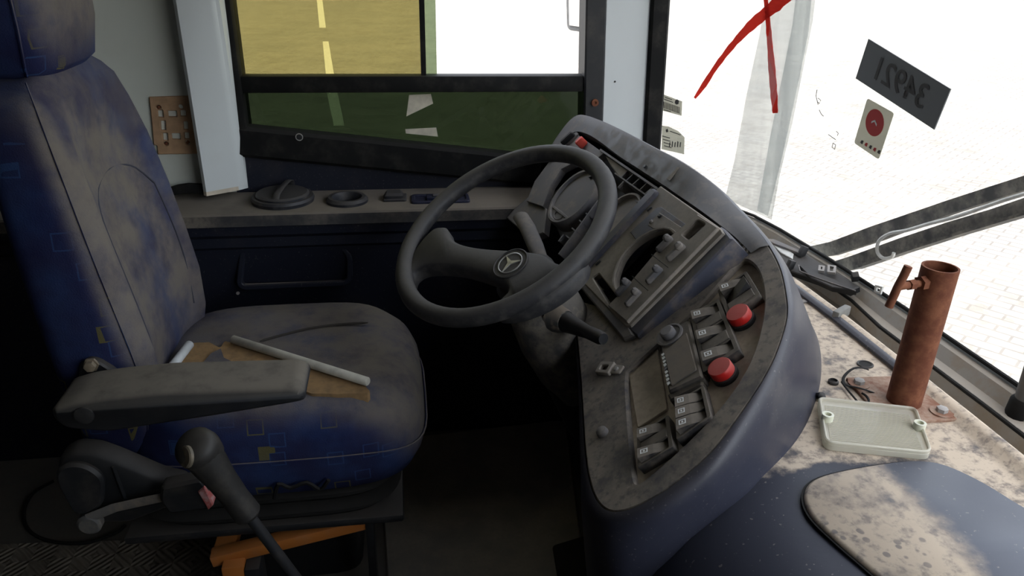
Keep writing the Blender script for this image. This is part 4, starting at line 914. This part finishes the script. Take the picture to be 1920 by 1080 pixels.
# --- console switches
FR = FW.lift(-.010)
plate('blank_plate', FR, rnd(FR.pxs([(1180, 700), (1232, 640), (1254, 770), (1198, 806)]), .004), RECM, DB, 0, .004, ch=.001)
def lerp2(a, b, t): return (a[0]+(b[0]-a[0])*t, a[1]+(b[1]-a[1])*t)
def switch_block(quad, slots, H=.016):
    # quad px: left-top, right-top, right-bottom, left-bottom (stack runs top to bottom, rockers run left to right)
    f = FR; Q = [V(f.px(*q, H)) for q in quad]
    n = len(slots); k = .12; quads = []
    for i in range(n):
        t0 = .05+.90*i/n; t1 = .05+.90*(i+1)/n
        a = Q[0].lerp(Q[3], t0+.014); b = Q[1].lerp(Q[2], t0+.014); c = Q[1].lerp(Q[2], t1-.014); d = Q[0].lerp(Q[3], t1-.014)
        quads.append((a.lerp(b, k), a.lerp(b, 1-k), d.lerp(c, 1-k), d.lerp(c, k)))
    bz_ = plate('switch_bezel', f, rnd([tuple(q) for q in Q], .003, 3), SWM, DB, 0, H, holes=[inset([tuple(p) for p in q], -.0005) for q, s_ in zip(quads, slots) if s_], ch=.0004)
    for i, s in enumerate(slots):
        a_, b_, c_, d_ = quads[i]
        if s == 0:
            plate('switch_blank', f, [tuple(a_), tuple(b_), tuple(c_), tuple(d_)], SWM, bz_, H-.001, H+.0015, ch=.0008); continue
        # rocker: wedge, raised on one side
        h1, h2 = (H+.0105, H-.008) if s == 1 else (H-.008, H+.0105)
        m0 = a_.lerp(b_, .5); m1 = d_.lerp(c_, .5)
        top = [f.p3(*a_, h1), f.p3(*m0, H+.004), f.p3(*b_, h2+.002), f.p3(*c_, h2+.002), f.p3(*m1, H+.004), f.p3(*d_, h1)]
        bot = [f.p3(*p, .0005) for p in (a_, m0, b_, c_, m1, d_)]
        fs_ = [(0, 1, 4, 5), (1, 2, 3, 4), (6, 7, 10, 11), (7, 8, 9, 10)]+[(i_, (i_+1) % 6, 6+(i_+1) % 6, 6+i_) for i_ in range(6)]
        rk = mesh('rocker_switch', top+bot, fs_, SWM, bz_)
        # printed icon on the high end
        if s == 1:
            e1_ = (b_-a_); e2_ = (d_-a_)
            def ic(u, v): 
                P2 = a_+e1_*u+e2_*v; return f.p3(P2.x, P2.y, h1+(H+.004-h1)*u*2+.0006)
            if i % 2 == 0 or n == 3:
                for (u0, v0, u1, v1) in ((.10, .25, .34, .33), (.10, .62, .34, .70), (.10, .33, .14, .62), (.30, .33, .34, .62), (.19, .40, .25, .56)):
                    mesh('icon', [ic(u0, v0), ic(u1, v0), ic(u1, v1), ic(u0, v1)], [(0, 1, 2, 3)], MARK, bz_)
    return bz_
switch_block([(1345, 544), (1399, 508), (1425, 551), (1363, 593)], [1, 2, 0])
switch_block([(1293, 589), (1347, 559), (1386, 655), (1318, 699)], [1, 0, 1, 0, 1])
switch_block([(1265, 753), (1319, 722), (1333, 780), (1268, 825)], [1, 1, 1])
switch_block([(1194, 813), (1253, 777), (1262, 837), (1195, 877)], [1, 0, 1])
# radio / tachograph unit
HRa = .020; Q = [V(FR.px(*q, HRa)) for q in [(1234, 634), (1291, 597), (1317, 706), (1253, 735)]]
RA = plate('radio', FR, rnd([tuple(q) for q in Q], .003, 3), SWM, DB, 0, HRa, ch=.003, label='dusty black radio unit with round knob')
plate('radio_face', FR, rnd([tuple(p) for p in (Q[0].lerp(Q[1], .10).lerp(Q[3].lerp(Q[2], .10), .32), Q[0].lerp(Q[1], .86).lerp(Q[3].lerp(Q[2], .86), .22), Q[0].lerp(Q[1], .90).lerp(Q[3].lerp(Q[2], .90), .88), Q[0].lerp(Q[1], .12).lerp(Q[3].lerp(Q[2], .12), .94))], .003), dusty('radio_screen', (.05, .05, .05), .5, 40, .3, DUST, .5), RA, HRa, HRa+.002, ch=.001)
ck_ = FR.px(1256, 629, HRa)
lathe('knob_ring', FR, [(.022, HRa), (.022, HRa+.003), (.019, HRa+.0035), (.017, HRa+.001)], GREYP, RA, 28, c=ck_)
lathe('knob', FR, [(.0115, HRa), (.0115, HRa+.010), (.009, HRa+.012)], GREYP, RA, 22, c=ck_)
for k in range(9):
    q = Q[0].lerp(Q[3], .36+.065*k)+(Q[1]-Q[0]).normalized()*.0035
    plate('key', FR, [(q.x-.0022, q.y-.0024), (q.x+.0022, q.y-.0024), (q.x+.0022, q.y+.0022), (q.x-.0022, q.y+.0022)], MARK if k != 4 else GREYP, RA, HRa, HRa+.002)
plate('radio_shoulder', FR, rnd(FR.pxs([(1250, 738), (1312, 704), (1318, 716), (1316, 722), (1256, 752)], .014), .003), SWM, RA, 0, .014, ch=.003)
plate('radio_shoulder', FR, rnd(FR.pxs([(1290, 596), (1297, 598), (1324, 704), (1317, 708)], .012), .001), SWM, RA, 0, .012, ch=.002)
# red buttons
for px_ in ((1394, 603), (1361, 705)):
    c = FR.px(*px_)
    b0 = lathe('red_button', FR, [(.0170, .006), (.0170, .019), (.016, .0205), (.009, .0212)], REDL, DB, 30, c=c, label='round red warning lamp')
    lathe('button_collar', FR, [(.0190, 0), (.0190, .007), (.0170, .008)], BLACKP, b0, 30, c=c)
# latches and knob on console
def latch(px_, ang):
    c = FW.pw(*px_); f = Fr(c, FW.n, FW.ex*cos(ang)+FW.ey*sin(ang))
    b = plate('latch', f, rnd([(-.024, -.010), (.006, -.012), (.006, .012), (-.024, .012)], .003), BRASSY, DB, 0, .007, holes=[rnd([(-.018, -.004), (-.002, -.005), (-.002, .005), (-.018, .005)], .003)], ch=.001)
    plate('latch_tab', f, rnd([(.004, -.008), (.024, -.008), (.026, .008), (.004, .010)], .004), BRASSY, b, 0, .003, ch=.001)
    lathe('screw', f, [(.0045, .003), (.004, .006), (.001, .0065)], STEEL, b, 10, c=(.014, 0))
latch((1385, 468), radians(30)); latch((1145, 694), radians(40))
lathe('stud', FW, [(.009, 0), (.008, .007), (.004, .009)], GREYP, DB, 14, c=FW.px(1131, 812))
# deck fittings: hatch lid, rib clip, holes
lidpx = [(1504, 938), (1512, 912), (1545, 894), (1620, 878), (1700, 868), (1762, 874), (1830, 903), (1900, 945), (2010, 1020), (1990, 1130), (1850, 1230), (1745, 1180), (1640, 1085), (1560, 1015), (1518, 972)]
ld_ = smooth2(FD.pxs(lidpx), 5)
plate('lid_gasket', FD, inset(ld_, -.0015), BLACKR, DB, -.002, .0015)
LD = plate('hatch_lid', FD, inset(ld_, .002), LIDM, DB, 0, .0075, ch=.004, smooth=60, label='dust covered rounded hatch lid')
FDr = FD.lift(.010)
box('grey_clip', Fr(FD.pw(1575, 597), (0, 0, 1), FD.pw(1590, 588)-FD.pw(1558, 606)), -.024, .024, -.007, .007, .002, .022, plain('clip_grey', (.17, .165, .15), .7), DB, .003)
lathe('grommet', FD, [(.0085, 0), (.0085, .004), (.006, .006), (.005, .002)], BLACKP, DB, 18, c=FD.px(1562, 718))
lathe('cable_hole_disc', FD, [(.0115, 0), (.0115, .0012)], BLACKR, DB, 18, c=FD.px(1622, 684))  # flat black disc stands in for the dark inside the cable hole
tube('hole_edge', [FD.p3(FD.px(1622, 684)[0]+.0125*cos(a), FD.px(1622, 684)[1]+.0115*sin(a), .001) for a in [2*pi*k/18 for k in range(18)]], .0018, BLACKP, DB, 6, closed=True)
tube('console_nub', [FD.pw(1536, 742, .002), FD.pw(1541, 742, .010), FD.pw(1546, 748, .006)], [.006, .006, .003], BLACKP, DB, 8)
box('small_chip', Fr(FD.pw(1500, 568), (0, 0, 1), (1, .3, 0)), -.014, .014, -.006, .006, 0, .004, GREYP, DB, .001)

# ================================================================== THINGS ON THE DECK
# rusty pole socket
pb = FD.pw(1693, 756); PS = thing('pole_socket', pb, 'rusty steel tube socket with clamp handle bolted to deck', 'pole socket')
topc = at(1764, 500, 'y', pb.y+.006); axp = (topc-pb).normalized(); L = (topc-pb).length
if abs(axp.x) > .25: axp = V((.1, .0, 1)).normalized()
fpz = Fr(pb, axp, (1, 0, 0))
lathe('tube', fpz, [(.0255, -.002), (.0255, L), (.0225, L), (.0225, L-.2), (.020, L-.2)], RUST, PS, 36)
bp = FD.pxs([(1585, 712), (1725, 708), (1805, 790), (1660, 798)])
plate('base_plate', FD, rnd(bp, .003), RUSTP, PS, 0, .005, ch=.001)
for q in ((1765, 773), (1610, 720), (1728, 722)):
    f = Fr(FD.pw(*q, .005), (0, 0, 1), (1, .2, 0)); lathe('washer', f, [(.017, 0), (.017, .002)], RUSTP, PS, 22)
    lathe('bolt', f, [(.0085, .002), (.0085, .008), (.006, .009)], STEEL, PS, 6)
hc = fpz.p3(0, 0, L*.905)
hdir = (at(1700, 525, 'y', hc.y)-hc); hdir = V((hdir.x, -.01, 0)).normalized()
tube('clamp_screw', [hc+hdir*.022, hc+hdir*.074], .0055, RUST, PS, 10); lathe('nut', Fr(hc+hdir*.024, hdir, (0, 0, 1)), [(.011, 0), (.011, .010)], RUST, PS, 6)
lathe('nut', Fr(hc+hdir*.044, hdir, (0, 0, 1)), [(.008, 0), (.008, .010)], RUST, PS, 6)
tube('t_handle', [hc+hdir*.074+V((.008, 0, .032)), hc+hdir*.074+V((.005, 0, .018)), hc+hdir*.074, hc+hdir*.074+V((-.006, 0, -.032))], .006, RUST, PS, 10)
# clear lamp lens
lq = [(1532, 752), (1716, 772), (1747, 858), (1545, 838)]
LS = thing('lamp_lens', FD.pw(1640, 805), 'clear ribbed plastic lamp lens lying on the deck', 'lamp lens')
FLn = FD.lift(.006)
lo_ = rnd(FLn.pxs(lq), [.010, .012, .016, .016], 5)
plate('lens_plate', FLn, lo_, LENSM, LS, -.005, .004, ch=.001)
plate('lens_rim', FLn, lo_, LENSM, LS, .004, .0095, holes=[inset(lo_, .004)], ch=.0015)
lin = [V(p) for p in FLn.pxs([(1545, 764), (1702, 782), (1728, 848), (1556, 830)])]
nr = 42
for k in range(nr):
    t = (k+.5)/nr; a = lin[0].lerp(lin[3], t); b = lin[1].lerp(lin[2], t)
for k in range(30):
    t = (k+.5)/30; a = lin[0].lerp(lin[3], t); b = lin[1].lerp(lin[2], t); d = (b-a).normalized(); n = V((-d.y, d.x))*.0006
    plate('rib', FLn, [tuple(a-n), tuple(b-n), tuple(b+n), tuple(a+n)], LENSM, LS, .004, .0052)
for q in ((1549, 792), (1721, 808)):
    f = Fr(FLn.pw(*q), (0, 0, 1), (1, 0, 0)); lathe('screw_boss', f, [(.0085, .003), (.0085, .015), (.005, .015), (.005, .010)], plain('lens_boss', (.60, .60, .48), .4), LS, 18)
# black cable tie and loose cable
FDt = FD.lift(.006)
tag(tube('cable_tie', [FDt.pw(x, y)+V((0, 0, .004*sin(i*.5))) for i, (x, y) in enumerate(smooth2([(1628, 693), (1600, 694), (1582, 706), (1590, 722), (1612, 732), (1640, 735), (1658, 738)], 4, False))], .0024, BLACKR, None, 8, flat=.5), 'black plastic cable tie curling around the rusty base plate', 'cable tie')
tag(tube('wire_offcut', [FDt.pw(1578, 716), FDt.pw(1590, 732), FDt.pw(1607, 752)], .0016, BLACKR, None, 6), 'short dark wire offcut beside the rusty base plate', 'wire')
tag(tube('wire_loop', [FDt.pw(x, y) for x, y in smooth2([(1616, 737), (1624, 742), (1629, 750), (1628, 757)], 3, False)], .0018, BLACKR, None, 6), 'tiny black wire loop between lens and rusty plate', 'wire')
# broken black trim strip with clips at the windscreen base
FT = Fr(at(1540, 505, 'z', .665), (-.35, -.1, 1), (0, -1, 0))
TS = thing('trim_strip', FT.pw(1540, 520), 'broken black plastic trim strip with clips at windscreen base', 'trim strip')
plate('strip', FT, FT.pxs([(1434, 452), (1452, 452), (1500, 472), (1555, 505), (1612, 540), (1595, 548), (1530, 527), (1475, 508), (1452, 480)]), BLACKP, TS, -.010, .004, ch=.002)
plate('raised_edge', FT, FT.pxs([(1434, 447), (1452, 448), (1498, 468), (1498, 474), (1450, 456)], .012), GREYP, TS, 0, .012, ch=.001)
plate('pale_insert', FT, FT.pxs([(1450, 460), (1464, 460), (1488, 476), (1486, 486), (1464, 474)], .006), MARK, TS, .003, .007, ch=.001)
plate('channel', FT, FT.pxs([(1498, 498), (1515, 505), (1560, 522), (1605, 546), (1560, 540), (1520, 522)], .010), BLACKP, TS, .0, .012, ch=.002)
tube('channel_edge', [FT.pw(x, y, .013) for x, y in [(1497, 497), (1500, 508), (1530, 520), (1570, 534), (1604, 545)]], .0015, GREYP, TS, 6)
for a, b in (((1510, 462), (1500, 482)), ((1486, 488), (1478, 506)), ((1604, 514), (1602, 524))):
    pa, pb2 = FT.pw(*b, .002), FT.pw(*a, .02); beam('clip_post', pa, pb2, .014, .014, BLACKP, TS, (-1, 0, .3), .002)
for cx, cy, s_ in ((1560, 503, 8), (1541, 502, 6)):
    o_ = FT.pxs([(cx-s_, cy-s_*.9), (cx+s_, cy-s_*.6), (cx+s_-2, cy+s_), (cx-s_-1, cy+s_*.8)], .016); plate('square_clip', FT, o_, STEEL, TS, .010, .016, holes=[inset(o_, .0045)])
SCp = thing('sill_clip', wsp(1648, 545, .03), 'small pale square clip standing on windscreen sill', 'clip')
fsc = Fr(wsp(1648, 543, .03), (-1, -.2, .1), (0, -1, 0)); o_ = fsc.pxs([(1642, 534), (1656, 538), (1652, 552), (1640, 548)]); plate('frame', fsc, o_, MARK, SCp, -.002, .002, holes=[inset(o_, .004)])
# grab post at the middle of the windscreen
gp = at(1906, 806, 'z', .61); GP = thing('windscreen_post', gp, 'dark upright post with black boot at windscreen edge', 'post')
gx = V((-.05, .0, 1)).normalized()
tube('post', [gp, gp+gx*.05, gp+gx*1.15], .016, dusty('grey_post', (.10, .10, .10), .3, 20, .5), GP, 16)
tube('boot', [gp, gp+gx*.02, gp+gx*.055, gp+gx*.06], [.026, .024, .021, .017], BLACKR, GP, 16)
